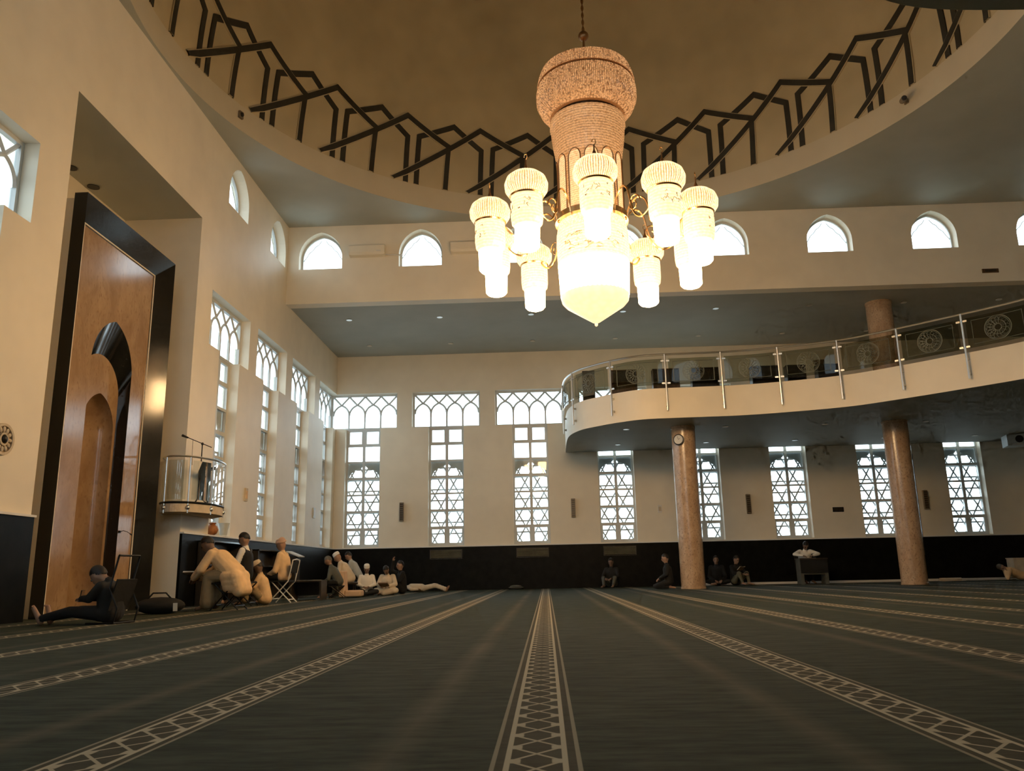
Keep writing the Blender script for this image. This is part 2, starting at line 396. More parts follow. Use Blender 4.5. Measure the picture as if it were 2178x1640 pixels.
def pointed(cx, w, z0, zs, h, n=10):
    """outline of a two-centred pointed arch, from bottom left over the apex to bottom right"""
    c = max((h * h - w * w) / (2 * w), 0.0); r = w + c
    pts = [(cx - w, z0)]
    a1 = atan2(h, c) if c > 0 else pi / 2
    L = []
    for i in range(n + 1):
        a = a1 * i / n
        L.append((cx - (r * cos(a) - c), zs + (r * sin(a)) * (h / (r * sin(a1)))))
    pts += L; pts += [(2 * cx - x, z) for x, z in L[:-1][::-1]]; pts.append((cx + w, z0))
    return pts
def arch_hole(c): return pointed(c, 0.60, 8.77, 9.13, 0.72)

def structure(o): return tag(o, kind='structure')

fl = MB(); fl.add([(-8.6, YN - 0.3, 0), (XR, YN - 0.3, 0), (XR, YF + 0.3, 0), (-8.6, YF + 0.3, 0)], [(0, 1, 2, 3)])
structure(fl.build('floor', MT['carpet']))

w = MB(); w.grid(YN, YF, 0, 8.3, t_holes(left_c) + [(MIH[0], MIH[1], 0, 7.801)], mpL, T)
w.holed([(YUN - T, 8.3), (YU + T, 8.3), (YU + T, 10.4), (YUN - T, 10.4)], [arch_hole(c) for c in ARC_L], mpL, 0, T)
structure(w.build('wall_left', MT['wall_paint']))
w = MB(); w.grid(XL, XR, 0, 8.3, t_holes(far_c, 5), mpF, T)
w.box(XL - T, YF, 0, XL, YF + T, 5.30); w.box(XL - T, YF, 6.50, XL, YF + T, 8.3)
structure(w.build('wall_far', MT['wall_paint']))
w = MB(); w.grid(XL, XR, 0, 8.3, t_holes(far_c[:3]), mpN, T)
w.box(XL - T, YN - T, 0, XL, YN, 5.30); w.box(XL - T, YN - T, 6.50, XL, YN, 8.3)
structure(w.build('wall_near', MT['wall_paint']))
w = MB(); w.box(XR, YN - T, 0, XR + T, YF + T, 10.4); structure(w.build('wall_right', MT['wall_paint']))
w = MB(); w.holed([(XL - T, 7.77), (XR, 7.77), (XR, 10.4), (XL - T, 10.4)], [arch_hole(c) for c in ARC_F], mpU, 0, T)
structure(w.build('wall_upper_far', MT['wall_paint']))
w = MB(); w.holed([(XL - T, 7.77), (XR, 7.77), (XR, 10.4), (XL - T, 10.4)], [arch_hole(c) for c in ARC_F], mpUN, 0, T)
structure(w.build('wall_upper_near', MT['wall_paint']))

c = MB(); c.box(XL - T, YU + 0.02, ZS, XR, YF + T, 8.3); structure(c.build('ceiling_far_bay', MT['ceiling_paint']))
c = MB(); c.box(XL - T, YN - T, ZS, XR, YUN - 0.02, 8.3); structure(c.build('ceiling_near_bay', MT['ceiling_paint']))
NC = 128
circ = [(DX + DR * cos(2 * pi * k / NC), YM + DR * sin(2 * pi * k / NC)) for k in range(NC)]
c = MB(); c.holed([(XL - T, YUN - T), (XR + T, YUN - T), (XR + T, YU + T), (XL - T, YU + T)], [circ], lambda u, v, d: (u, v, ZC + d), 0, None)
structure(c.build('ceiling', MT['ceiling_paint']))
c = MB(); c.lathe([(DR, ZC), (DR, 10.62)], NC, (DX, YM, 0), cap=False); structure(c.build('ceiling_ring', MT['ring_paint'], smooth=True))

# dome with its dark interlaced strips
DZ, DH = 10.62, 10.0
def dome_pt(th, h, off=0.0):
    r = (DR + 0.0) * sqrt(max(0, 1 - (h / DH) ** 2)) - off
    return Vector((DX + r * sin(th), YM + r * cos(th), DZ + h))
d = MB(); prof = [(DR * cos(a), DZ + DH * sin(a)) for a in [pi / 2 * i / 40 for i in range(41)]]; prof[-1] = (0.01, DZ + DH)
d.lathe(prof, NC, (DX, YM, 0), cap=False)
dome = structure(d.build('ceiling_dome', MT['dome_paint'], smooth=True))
def strip(pts, off, wd=0.135):
    """flat ribbon following the dome along (angle deg, height) corner points"""
    P = []
    for i in range(len(pts) - 1):
        n = 7 if i == 0 or len(pts) == 4 else 5
        for k in range(n):
            t = k / n; P.append((pts[i][0] * (1 - t) + pts[i + 1][0] * t, pts[i][1] * (1 - t) + pts[i + 1][1] * t))
    P.append(pts[-1]); k = len(P); A = []; B = []
    met = [(radians(a) * DR, h) for a, h in P]
    for i in range(k):
        def dirn(a, b):
            v = Vector((b[0] - a[0], b[1] - a[1])); return v.normalized()
        d0 = dirn(met[max(i - 1, 0)], met[max(i, 1)]); d1 = dirn(met[min(i, k - 2)], met[min(i + 1, k - 1)])
        n0 = Vector((-d0.y, d0.x)); n1 = Vector((-d1.y, d1.x)); nn = (n0 + n1).normalized(); nn = nn / max(0.5, nn.dot(n1))
        u, h = met[i]
        A.append(((u + nn.x * wd / 2) / DR, max(0.0, h + nn.y * wd / 2))); B.append(((u - nn.x * wd / 2) / DR, max(0.0, h - nn.y * wd / 2)))
    m = MB(); o = []
    for s_ in (off, 0.0):
        o += [dome_pt(a, h, s_) for a, h in A] + [dome_pt(a, h, s_) for a, h in B]
    fs = []
    for i in range(k - 1):
        fs += [(i, i + 1, k + i + 1, k + i), (i, i + 1, 2 * k + i + 1, 2 * k + i), (k + i, k + i + 1, 3 * k + i + 1, 3 * k + i)]
    m.add(o, fs); return m
NPER = 23; PER = 360 / NPER
for k in range(NPER):
    a0 = -3.0 + PER * k
    strip([(a0 - 18.3, 0.0), (a0, 1.86), (a0 + 9.0, 1.26), (a0 + 8.4, 0.0)], 0.05).build('dark_strip', MT['dark_strip'], dome)
    strip([(a0 - 18.3, 0.0), (a0, 1.86), (a0 + 9.0, 1.26), (a0 + 8.4, 0.0)], 0.038, 0.172).build('strip_bed', MT['dome_paint'], dome)
    b0 = a0 - 5.6
    strip([(b0 - 7.7, 0.0), (b0 - 7.3, 1.38), (b0, 1.86), (b0 + 5.9, 1.30), (b0 + 5.7, 0.0)], 0.03).build('dark_strip', MT['dark_strip'], dome)

g = MB(); g.add([(-60, -60, -0.4), (80, -60, -0.4), (80, 90, -0.4), (-60, 90, -0.4)], [(0, 1, 2, 3)]); structure(g.build('floor_outside', MT['paving']))
# recess for the mihrab
w = MB(); XB = -8.55
w.box(XB - 0.2, MIH[0] - 0.2, 0, XB, MIH[1] + 0.2, 8.0)
w.box(XB, MIH[0] - 0.2, 0, XL - T + 0.001, MIH[0], 8.0); w.box(XB, MIH[1], 0, XL - T + 0.001, MIH[1] + 0.2, 8.0)
structure(w.build('wall_recess', MT['wall_paint']))
w = MB(); w.box(XB, MIH[0], 7.80, XL - 0.002, MIH[1], 7.95); structure(w.build('ceiling_recess', MT['ceiling_paint']))

# dark stone dado along the walls
def dado(name, parts):
    o = structure(empty(name))
    m = MB(); l = MB()
    for b in parts:
        m.box(*b[:2], 0, *b[2:4], DADO - 0.03)
        x0, y0, x1, y1, ax = b
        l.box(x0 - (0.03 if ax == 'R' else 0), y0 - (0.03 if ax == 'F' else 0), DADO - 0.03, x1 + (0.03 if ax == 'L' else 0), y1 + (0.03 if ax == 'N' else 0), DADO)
    m.build('stone_facing', MT['dark_granite'], o); l.build('ledge', MT['ledge_sheen'], o)  # pale ledge colour paints in the light reflected off the stone cap
    return o
dado('trim_1', [(XL, YN, XL + 0.05, MIH[0], 'L'), (XL, MIH[1], XL + 0.05, YF, 'L')])
dado('trim_2', [(XL + 0.05, YF - 0.05, XR, YF, 'F')])
dado('trim_3', [(XL + 0.05, YN, XR, YN + 0.05, 'N')])
dado('trim_4', [(XR - 0.05, YN + 0.05, XR, YF - 0.05, 'R')])
b = MB(); b.box(4.3, YF - 0.12, 0, XR - 0.05, YF - 0.05, 0.07); structure(b.build('baseboard_far', MT['white_plastic']))

# ------------------------------------------------------------------ tall T-shaped windows
ROWS = [(4.82, 5.23, 1), (4.228, 4.72, 0), (3.694, 4.165, 0), (3.133, 3.608, 0), (2.593, 3.077, 0), (2.034, 2.516, 0), (1.502, 1.936, 1)]
def pane_rects():
    R_ = []
    for z0, z1, s_ in ROWS:
        i, o_ = (0.085, 0.49) if s_ else (0.046, 0.53)
        R_ += [(-o_, -i, z0, z1), (i, o_, z0, z1)]
    return R_
mpW = lambda u, v, d: (u, d, v)
def arch_top(u, w=0.53, zs=3.66, h=0.36):
    t = max(0.0, 1 - (u / w) ** 2); return zs + h * sqrt(t) + 0.12 * max(0, 1 - abs(u) / 0.16) ** 1.5
def window_meshes():
    M_ = {}
    f = MB(); f.grid(-NW, NW, 1.40, 5.30, pane_rects(), lambda u, v, d: (u, 0.23 + d, v), 0.07)
    M_['frame0'] = f.mesh('window_frame', MT['white_pvc'])
    f.grid(-HW, HW, 5.30, 6.50, [(-1.08, 1.08, 5.36, 6.44)], lambda u, v, d: (u, 0.22 + d, v), 0.08)
    M_['frame'] = f.mesh('window_frame', MT['white_pvc'])
    t = MB()
    for u in (-0.54, 0, 0.54): t.bar((u, 0.26, 5.36), (u, 0.26, 5.90), 0.055, 0.05, (0, 1, 0))
    for u in (-1.08, -0.54, 0, 0.54, 1.08):
        for sg in (-1, 1):
            pts = []
            for i in range(15):
                x_ = 0.27 * (i / 8) ** 1.6 if i <= 8 else 0.27 + 0.26 * (i - 8) / 6
                z = 5.80 + sqrt(max(0, 0.152 - (0.39 - x_) ** 2)) * 0.97 if i <= 8 else 6.16 + 0.28 * (i - 8) / 6
                x = u + sg * x_
                if abs(x) <= 1.081 and z <= 6.45: pts.append((x, 0.26 + 0.004 * sg, z))
            if len(pts) > 2: t.tube(pts, 0.034, 4)
    M_['tracery'] = t.mesh('tracery', MT['white_pvc'])
    sp = MB(); us = [-0.56 + 1.12 * i / 24 for i in range(25)]
    sp.prism([(-0.56, 3.62)] + [(-0.56, 4.21), (0.56, 4.21), (0.56, 3.62)] + [(u, arch_top(u) if abs(u) < 0.53 else 3.62) for u in us[::-1][1:-1]], lambda u, v, d: (u, d, v), 0.325, 0.345)
    M_['spandrel'] = sp.mesh('arched_panel', MT['grey_panel'])
    la = MB(); sL = 0.36
    def inside(x, z): return abs(x) < 0.545 and 1.44 < z < (arch_top(x) if abs(x) < 0.53 else 3.66)
    for k, an in enumerate((0, 60, 120)):
        dx, dz = cos(radians(an)), sin(radians(an)); nx, nz = -dz, dx
        for j in range(-16, 17):
            o0 = (j + 0.5) * sL; px_, pz_ = nx * o0, 2.7 + nz * o0; run = None; prev = None
            for i in range(-90, 91):
                x, z = px_ + dx * i * 0.03, pz_ + dz * i * 0.03
                if inside(x, z):
                    if run is None: run = (x, z)
                    prev = (x, z)
                elif run is not None:
                    if (run[0] - prev[0]) ** 2 + (run[1] - prev[1]) ** 2 > 0.004: la.bar((run[0], 0.345 + 0.002 * k, run[1]), (prev[0], 0.345 + 0.002 * k, prev[1]), 0.048, 0.02, (0, 1, 0))
                    run = None
    for sg in (-1, 1): la.bar((sg * 0.545, 0.345, 1.44), (sg * 0.545, 0.345, 3.66), 0.03, 0.03, (0, 1, 0))
    la.tube([(u, 0.345, arch_top(u)) for u in [-0.53 + 1.06 * i / 20 for i in range(21)]], 0.018, 4)
    M_['lattice'] = la.mesh('star_lattice', MT['lattice_metal'])
    return M_
WM = window_meshes()
pane_cache = {}
def pane_mesh(w_, h_):
    key = (round(w_, 3), round(h_, 3))
    if key not in pane_cache:
        m = MB(); m.box(-w_ / 2, -0.003, -h_ / 2, w_ / 2, 0.003, h_ / 2); pane_cache[key] = m.mesh('pane', MT['window_glass'])
    return pane_cache[key]
win_n = 0
def t_window(loc, rz, full=True, head=True):
    global win_n; win_n += 1
    o = structure(empty(f'window_{win_n}', loc, rz))
    link('window_frame', WM['frame' if head else 'frame0'], o)
    if head: link('tracery', WM['tracery'], o)
    link('arched_panel', WM['spandrel'], o); link('star_lattice', WM['lattice'], o)
    if full:
        rs = [(a, b, c_, d_) for a, b, c_, d_ in pane_rects()] + ([(-1.08 + 0.54 * i, -0.54 + 0.54 * i, 5.36, 6.44) for i in range(4)] if head else [])
    else:
        rs = [(-0.53, 0.53, 1.45, 5.25)] + ([(-1.08, 1.08, 5.36, 6.44)] if head else [])
    for a, b, c_, d_ in rs:
        p = link('pane', pane_mesh(b - a, d_ - c_), o); p.location = ((a + b) / 2, 0.285, (c_ + d_) / 2)
    return o
for i, cx in enumerate(far_c): t_window((cx, YF, 0), 0.0, i < 8, i < 5)
for i, cy in enumerate(left_c): t_window((XL, cy, 0), pi / 2, i < 5)
for cx in far_c[:3]: t_window((cx, YN, 0), pi, False)
post = MB(); post.box(XL - 0.31, YF + 0.21, 5.30, XL - 0.18, YF + 0.31, 6.5); structure(post.build('trim_5', MT['white_pvc']))

# small arched clerestory windows
af = MB(); oo = pointed(0, 0.60, 8.77, 9.13, 0.72); ii = pointed(0, 0.55, 8.81, 9.13, 0.66)
af.holed(oo, [ii], mpW, 0.24, 0.30)
AFM = af.mesh('window_frame', MT['white_pvc'])
ap = MB(); ap.prism(pointed(0, 0.57, 8.79, 9.13, 0.69), mpW, 0.268, 0.274); APM = ap.mesh('pane', MT['window_glass'])
ac = MB()
for sg in (-1, 1):
    ac.tube([(sg * (0.56 - 0.5 * q), 0.29, 9.10 + 0.62 * q ** 0.75 - 0.04 * abs(sin(3 * pi * q))) for q in [i / 14 for i in range(15)]], 0.012, 5)
ACM = ac.mesh('cusping', MT['white_pvc'])
def arch_window(loc, rz):
    global win_n; win_n += 1
    o = structure(empty(f'window_{win_n}', loc, rz)); link('window_frame', AFM, o); link('pane', APM, o); link('cusping', ACM, o)
for cx in ARC_F:
    arch_window((cx, YU, 0), 0); arch_window((cx, YUN, 0), pi)
for cy in ARC_L:
    arch_window((XL, cy, 0), pi / 2)
# ------------------------------------------------------------------ gallery
GC = [(0.735, 26.5), (0.717, 24.35), (0.784, 23.14), (1.07, 22.24), (1.513, 21.70), (2.04, 21.22), (2.72, 20.85), (3.96, 20.75), (5.03, 20.68), (6.08, 20.43), (7.50, 19.90), (8.43, 19.17), (9.50, 18.13), (10.33, 17.25), (11.10, 16.1), (11.65, 14.7), (11.85, 13.03)]
def catmull(P, n=8):
    P = [Vector(p) for p in P]; out = []
    for i in range(len(P) - 1):
        a, b, c_, d_ = P[max(i - 1, 0)], P[i], P[i + 1], P[min(i + 2, len(P) - 1)]
        for k in range(n):
            t = k / n
            out.append(0.5 * ((2 * b) + (c_ - a) * t + (2 * a - 5 * b + 4 * c_ - d_) * t * t + (3 * b - a - 3 * c_ + d_) * t ** 3))
    out.append(P[-1]); return out
GCURVE = catmull(GC)
edge = [(p.x, p.y) for p in GCURVE]
GZ0, GZ1 = 4.33, 5.13
mpZ = lambda u, v, d: (u, v, d)
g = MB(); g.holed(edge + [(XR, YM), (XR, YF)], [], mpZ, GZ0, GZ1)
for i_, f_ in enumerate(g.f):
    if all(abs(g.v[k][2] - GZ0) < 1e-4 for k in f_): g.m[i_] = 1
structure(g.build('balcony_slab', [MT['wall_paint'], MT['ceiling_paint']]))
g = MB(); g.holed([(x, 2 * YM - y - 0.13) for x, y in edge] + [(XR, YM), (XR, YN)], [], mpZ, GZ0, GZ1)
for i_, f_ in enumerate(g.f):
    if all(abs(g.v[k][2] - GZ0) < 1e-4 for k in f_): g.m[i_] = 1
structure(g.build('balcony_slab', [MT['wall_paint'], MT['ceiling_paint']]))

# ================================================================== things
# ------------------------------------------------------------------ mihrab
mih = empty('mihrab', (-7.3, YM + 0.02, 0), 0, 'tall black framed prayer niche faced in tan marble on the left wall', 'prayer niche')
def mk(mb, name, m, parent, smooth=False):
    o = mb.build(name, MT[m] if isinstance(m, str) else m, parent, smooth)
    o.matrix_parent_inverse = Matrix.Translation(parent.location).inverted() if parent.parent is None else Matrix()
    return o
b = MB(); b.box(-8.549, 11.56, 0, -8.05, 14.54, 6.44)
b.box(-8.05, 11.56, 0, -7.28, 11.86, 6.44); b.box(-8.05, 14.24, 0, -7.28, 14.54, 6.44); b.box(-8.05, 11.86, 6.13, -7.28, 14.24, 6.44)
mk(b, 'backing_block', 'wall_paint', mih)
fo = [(11.5, 0), (11.5, 6.5), (14.6, 6.5), (14.6, 0)]; fi = [(11.87, 0), (11.87, 6.12), (14.23, 6.12), (14.23, 0)]
b = MB()
o = [(-7.07, y, z) for y, z in fo] + [(-7.30, y, z) for y, z in fi] + [(-7.28, y, z) for y, z in fo] + [(-7.32, y, z) for y, z in fi]
fs = []
for i in range(3): fs += [(i, i + 1, 4 + i + 1, 4 + i), (i, i + 1, 8 + i + 1, 8 + i), (4 + i, 5 + i, 13 + i, 12 + i), (8 + i, 9 + i, 13 + i, 12 + i)]
fs += [(0, 4, 12, 8), (3, 7, 15, 11)]
b.add(o, fs); mk(b, 'frame', 'black_granite', mih)
YC = 13.09
A1 = pointed(YC, 0.66, 0.0, 4.0, 0.86, 12); A2 = pointed(YC + 0.0, 0.645, 0.0, 3.62, 0.66, 12); A3 = pointed(YC + 0.08, 0.49, 0.0, 3.02, 0.60, 12)
A3b = [(y, z if z > 0 else 0.0) for y, z in A3]
mX = lambda X0: (lambda u, v, d: (X0 - d, u, v))
b = MB(); b.holed([(11.87, 0), (11.87, 6.12), (14.23, 6.12), (14.23, 0)], [[(y, z if z > 0 else 0.0005) for y, z in A1]], mX(-7.30), 0, 0.02, rim=False); mk(b, 'marble_face', 'tan_marble', mih)
b = MB(); n = len(A1)
b.add([(-7.30, y, z) for y, z in A1] + [(-7.50, y, z) for y, z in A2], [(i, i + 1, n + i + 1, n + i) for i in range(n - 1)]); mk(b, 'arch_lining', 'black_granite', mih, True)
b = MB(); b.holed(A2, [[(y, z if z > 0 else 0.0005) for y, z in A3]], mX(-7.50), 0, 0.02, rim=False); mk(b, 'inner_face', 'tan_marble', mih)
b = MB(); n = len(A3); K = 10; o = []
for k in range(K + 1):
    a = pi / 2 * k / K; s_ = max(cos(a), 0.001); dp = 0.46 * sin(a)
    o += [(-7.50 - dp, YC + 0.08 + (y - YC - 0.08) * s_, z if z <= 3.02 else 3.02 + (z - 3.02) * s_) for y, z in A3]
b.add(o, [(k * n + i, k * n + i + 1, (k + 1) * n + i + 1, (k + 1) * n + i) for k in range(K) for i in range(n - 1)]); mk(b, 'niche_shell', 'tan_marble', mih, True)
# small microphone clipped to the niche edge
mic = empty('wall_microphone', (-7.30, 13.78, 1.32), 0, 'small black microphone clipped to the black edge of the prayer niche', 'microphone')
b = MB(); b.box(0, -0.02, -0.02, 0.03, 0.02, 0.02); b.build('clip', MT['black_plastic'], mic)
b = MB(); b.tube([(0.03, 0, 0), (0.07, 0.02, 0.02), (0.12, 0.06, 0.0), (0.15, 0.1, -0.03)], 0.006, 6); b.build('gooseneck', MT['black_metal'], mic)
b = MB(); b.tube([(0.15, 0.1, -0.03), (0.17, 0.13, -0.05)], [0.012, 0.014], 8); b.build('capsule', MT['black_plastic'], mic)

# ------------------------------------------------------------------ minbar balcony
MB_C = catmull([(-7.28, 15.30), (-7.13, 14.86), (-6.88, 14.72), (-6.60, 14.84), (-6.44, 15.18), (-6.37, 15.62), (-6.48, 16.2), (-6.92, 16.72)], 6)
mbo = empty('minbar', (-6.92, 15.3, 1.72), 0, 'small curved pulpit balcony with glass railing beside the prayer niche', 'pulpit')
ed = [(p.x, p.y) for p in MB_C]
b = MB(); b.holed(ed + [(-6.92, 15.30)], [], mpZ, 1.72, 1.88); mk(b, 'floor_slab', 'cloth_cream', mbo)
b = MB(); b.tube([(x, y, 1.895) for x, y in ed], 0.022, 6); mk(b, 'base_trim', 'black_metal', mbo)
b = MB(); b.tube([(x, y, 2.75) for x, y in ed], 0.02, 8); mk(b, 'handrail', 'steel', mbo, True)
for i in (1, 9, 18, 27, 36, 41):
    x, y = ed[i]
    b = MB(); b.tube([(x, y, 1.70), (x, y, 2.75)], 0.016, 8); p_ = mk(b, 'post', 'steel', mbo, True)
    b = MB(); b.ball((x, y, 1.80), (0.045, 0.045, 0.045), 10, 6); q = mk(b, 'bracket', 'steel', mbo, True)
for i0, i1 in ((2, 8), (10, 17), (19, 26), (28, 35), (37, 40)):
    b = MB(); k = i1 - i0 + 1
    o = [(ed[i][0], ed[i][1], z) for z in (1.95, 2.68) for i in range(i0, i1 + 1)]
    b.add(o, [(i, i + 1, k + i + 1, k + i) for i in range(k - 1)]); mk(b, 'glass_panel', 'clear_glass', mbo, True)
# microphone stand on the balcony
ms = empty('microphone_stand', (-6.60, 15.30, 1.88), 0, 'black boom microphone stand standing on the small pulpit balcony', 'microphone stand')
b = MB()
for k in range(3):
    a = 2 * pi * k / 3 + 0.4; b.tube([(0, 0, 0.16), (0.17 * cos(a), 0.17 * sin(a), 0.01)], 0.009, 6)
b.build('tripod', MT['black_metal'], ms)
b = MB(); b.tube([(0, 0, 0.12), (0, 0, 1.18)], 0.011, 8); b.build('pole', MT['black_metal'], ms)
b = MB(); b.tube([(0.12, 0.16, 1.13), (-0.19, -0.26, 1.27)], 0.008, 6); b.build('boom', MT['black_metal'], ms)
b = MB(); b.ball((0, 0, 1.18), 0.028, 10, 6); b.build('clutch', MT['black_plastic'], ms)
b = MB(); b.tube([(-0.18, -0.25, 1.265), (-0.25, -0.35, 1.295)], [0.017, 0.026], 8); b.build('microphone', MT['black_plastic'], ms)
b = MB(); b.tube([(-0.12, -0.16, 1.235), (-0.12, -0.155, 1.0), (-0.11, -0.15, 0.75)], 0.004, 5); b.build('cable', MT['black_plastic'], ms)
# music-stand-like desk for the preacher
rs = empty('reading_stand', (-6.62, 15.75, 1.88), 0.5, 'thin black metal reading stand inside the glass pulpit railing', 'reading stand')
b = MB(); b.tube([(0, 0, 0), (0, 0, 0.72)], 0.012, 8); b.tube([(-0.15, 0, 0.02), (0.15, 0, 0.02)], 0.01, 6); b.tube([(0, -0.15, 0.02), (0, 0.15, 0.02)], 0.01, 6); b.build('leg', MT['black_metal'], rs)
b = MB(); b.obox((0, 0, 0.74), (0.16, 0, 0.03), (0, 0.2, 0), (-0.004, 0, 0.012)); b.build('tray', MT['black_metal'], rs)

# ------------------------------------------------------------------ columns
def column(x, y, z0, z1, r, label, cable=False):
    o = empty('column', (x, y, z0), 0, label, 'column')
    H = z1 - z0
    b = MB(); b.lathe([(r, 0.0), (r, H)], 40); b.build('shaft', MT['column_marble'], o, True)
    b = MB(); b.lathe([(r + 0.012, 0.0), (r + 0.012, 0.05), (r, 0.06)], 40); b.build('base_ring', MT['column_marble'], o, True)
    b = MB(); b.lathe([(r, H - 0.07), (r + 0.01, H - 0.06), (r + 0.01, H)], 40); b.build('top_ring', MT['column_marble'], o, True)
    if cable:
        b = MB(); b.tube([(r + 0.01, -0.05, 0.75), (r + 0.01, -0.05, H - 0.9)], 0.014, 6); b.build('cable_duct', MT['black_plastic'], o)
    return o
column(3.86, 22.2, 0, GZ0, 0.32, 'tan marble column carrying the round clock under the balcony')
column(9.60, 22.2, 0, GZ0, 0.325, 'tan marble column standing on the floor under the right balcony', True)
column(9.66, 22.4, GZ1, ZS, 0.345, 'tan marble column rising from the balcony to the upper wall')
ck = empty('wall_clock', (3.69, 21.90, 3.93), 0, 'small round pale clock fixed to the tan marble column', 'clock')
ck.rotation_euler = (0, 0, -0.52)
b = MB(); b.lathe([(0.14, 0), (0.15, 0.02), (0.15, 0.05), (0.125, 0.06)], 28)
for q in range(len(b.v)): x, y, z = b.v[q]; b.v[q] = (x, -z, y)
b.build('case', MT['black_plastic'], ck, True)
b = MB(); b.lathe([(0.122, 0.055), (0.122, 0.062)], 28)
for q in range(len(b.v)): x, y, z = b.v[q]; b.v[q] = (x, -z, y)
b.build('dial', MT['white_plastic'], ck)
b = MB(); b.bar((0, -0.065, 0), (0.05, -0.065, 0.03), 0.008, 0.004, (0, 1, 0)); b.bar((0, -0.065, 0), (-0.02, -0.065, 0.09), 0.007, 0.004, (0, 1, 0)); b.build('hands', MT['black_plastic'], ck)

# ------------------------------------------------------------------ balcony railing with glass panels
rail = empty('balcony_railing', (0.72, 24.0, GZ1), 0, 'curved steel and glass railing along the front of the balcony', 'railing')
def arclen(P):
    s_ = [0.0]
    for a, b_ in zip(P, P[1:]): s_.append(s_[-1] + (b_ - a).length)
    return s_
AL = arclen(GCURVE)
def on_curve(s_, off=0.0):
    for i in range(len(AL) - 1):
        if AL[i + 1] >= s_:
            t = (s_ - AL[i]) / max(1e-9, AL[i + 1] - AL[i]); p = GCURVE[i].lerp(GCURVE[i + 1], t)
            tg = (GCURVE[i + 1] - GCURVE[i]).normalized(); nn = Vector((tg.y, -tg.x)); nn = -nn if nn.dot(Vector((9, 26)) - p) > 0 else nn
            return p + nn * off, tg, nn
    return GCURVE[-1], None, None
RAILZ = 6.02
pts = []
s_ = 0.0
while s_ < AL[-1] - 0.3:
    p, tg, nn = on_curve(s_, 0.07); pts.append((p.x, p.y, RAILZ)); s_ += 0.12
b = MB(); b.tube(pts, 0.026, 8); mk(b, 'handrail', 'steel', rail, True)
ros = MB()
for r_, w_ in ((0.27, 0.012), (0.245, 0.006), (0.16, 0.008), (0.07, 0.010)):
    k = 40
    o = [(rr * cos(2 * pi * i / k), 0, rr * sin(2 * pi * i / k)) for rr in (r_ - w_ / 2, r_ + w_ / 2) for i in range(k)]
    ros.add(o, [(i, (i + 1) % k, k + (i + 1) % k, k + i) for i in range(k)])
for i in range(16):
    a = 2 * pi * i / 16
    for sg in (-1, 1):
        q = [(0.07 * cos(a), 0.07 * sin(a)), (0.13 * cos(a + sg * 0.19), 0.13 * sin(a + sg * 0.19)), (0.20 * cos(a + sg * 0.16), 0.20 * sin(a + sg * 0.16)), (0.245 * cos(a), 0.245 * sin(a))]
        ros.tube([(x, 0, z) for x, z in q], 0.0045, 3, cap=False)
ROSM = ros.mesh('rosette', MT['etch'])
post_s = []; s_ = (Vector((0.717, 24.0)) - GCURVE[0]).length + 0.0
step = [0, 1.52, 1.55, 1.48] + [1.44] * 12
for q in step:
    s_ += q
    if s_ < AL[-1] - 0.2: post_s.append(s_)
for k, s_ in enumerate(post_s):
    p, tg, nn = on_curve(s_, 0.085); t3 = Vector((tg.x, tg.y, 0)); n3 = Vector((nn.x, nn.y, 0))
    P0 = Vector((p.x, p.y, 0))
    b = MB(); b.tube([P0 + Vector((0, 0, 4.52)), P0 + Vector((0, 0, RAILZ))], 0.024, 8); po = mk(b, 'post', 'steel', rail, True)
    for z in (4.64, 4.98):
        b = MB(); b.tube([P0 + Vector((0, 0, z)), P0 - n3 * 0.085 + Vector((0, 0, z))], [0.02, 0.035], 8); q = b.build('bracket', MT['steel'], po, True)
        pass
    for z in (5.24, 5.84):
        for sg in (-1, 1):
            b = MB(); b.obox(P0 + t3 * sg * 0.07 + Vector((0, 0, z)), t3 * 0.04, n3 * 0.016, Vector((0, 0, 0.02))); q = b.build('glass_clamp', MT['steel'], po)
            pass
    if k + 1 < len(post_s):
        s1 = post_s[k + 1]; m_ = 6
        row = []
        for i in range(m_ + 1):
            pp, tt, _ = on_curve(s_ + 0.08 + (s1 - s_ - 0.16) * i / m_, 0.085); row.append(pp)
        b = MB(); b.add([(q.x, q.y, z) for z in (5.20, 5.90) for q in row], [(i, i + 1, m_ + 2 + i, m_ + 1 + i) for i in range(m_)])
        gp = mk(b, 'glass_panel', 'rail_glass', rail, True)
        row2 = [on_curve(s_ + 0.20 + (s1 - s_ - 0.40) * i / m_, 0.093)[0] for i in range(m_ + 1)]
        b = MB()
        for z in (5.28, 5.82): b.tube([(q.x, q.y, z) for q in row2], 0.008, 3)
        for q in (row2[0], row2[-1]): b.tube([(q.x, q.y, 5.28), (q.x, q.y, 5.82)], 0.008, 3)
        q = b.build('etched_border', MT['etch'], gp); pass
        pc, tc_, nc = on_curve((s_ + s1) / 2, 0.095)
        q = link('etched_rosette', ROSM, gp); pass
        q.location = (pc.x, pc.y, 5.55); q.rotation_euler = (0, 0, atan2(tc_.y, tc_.x))

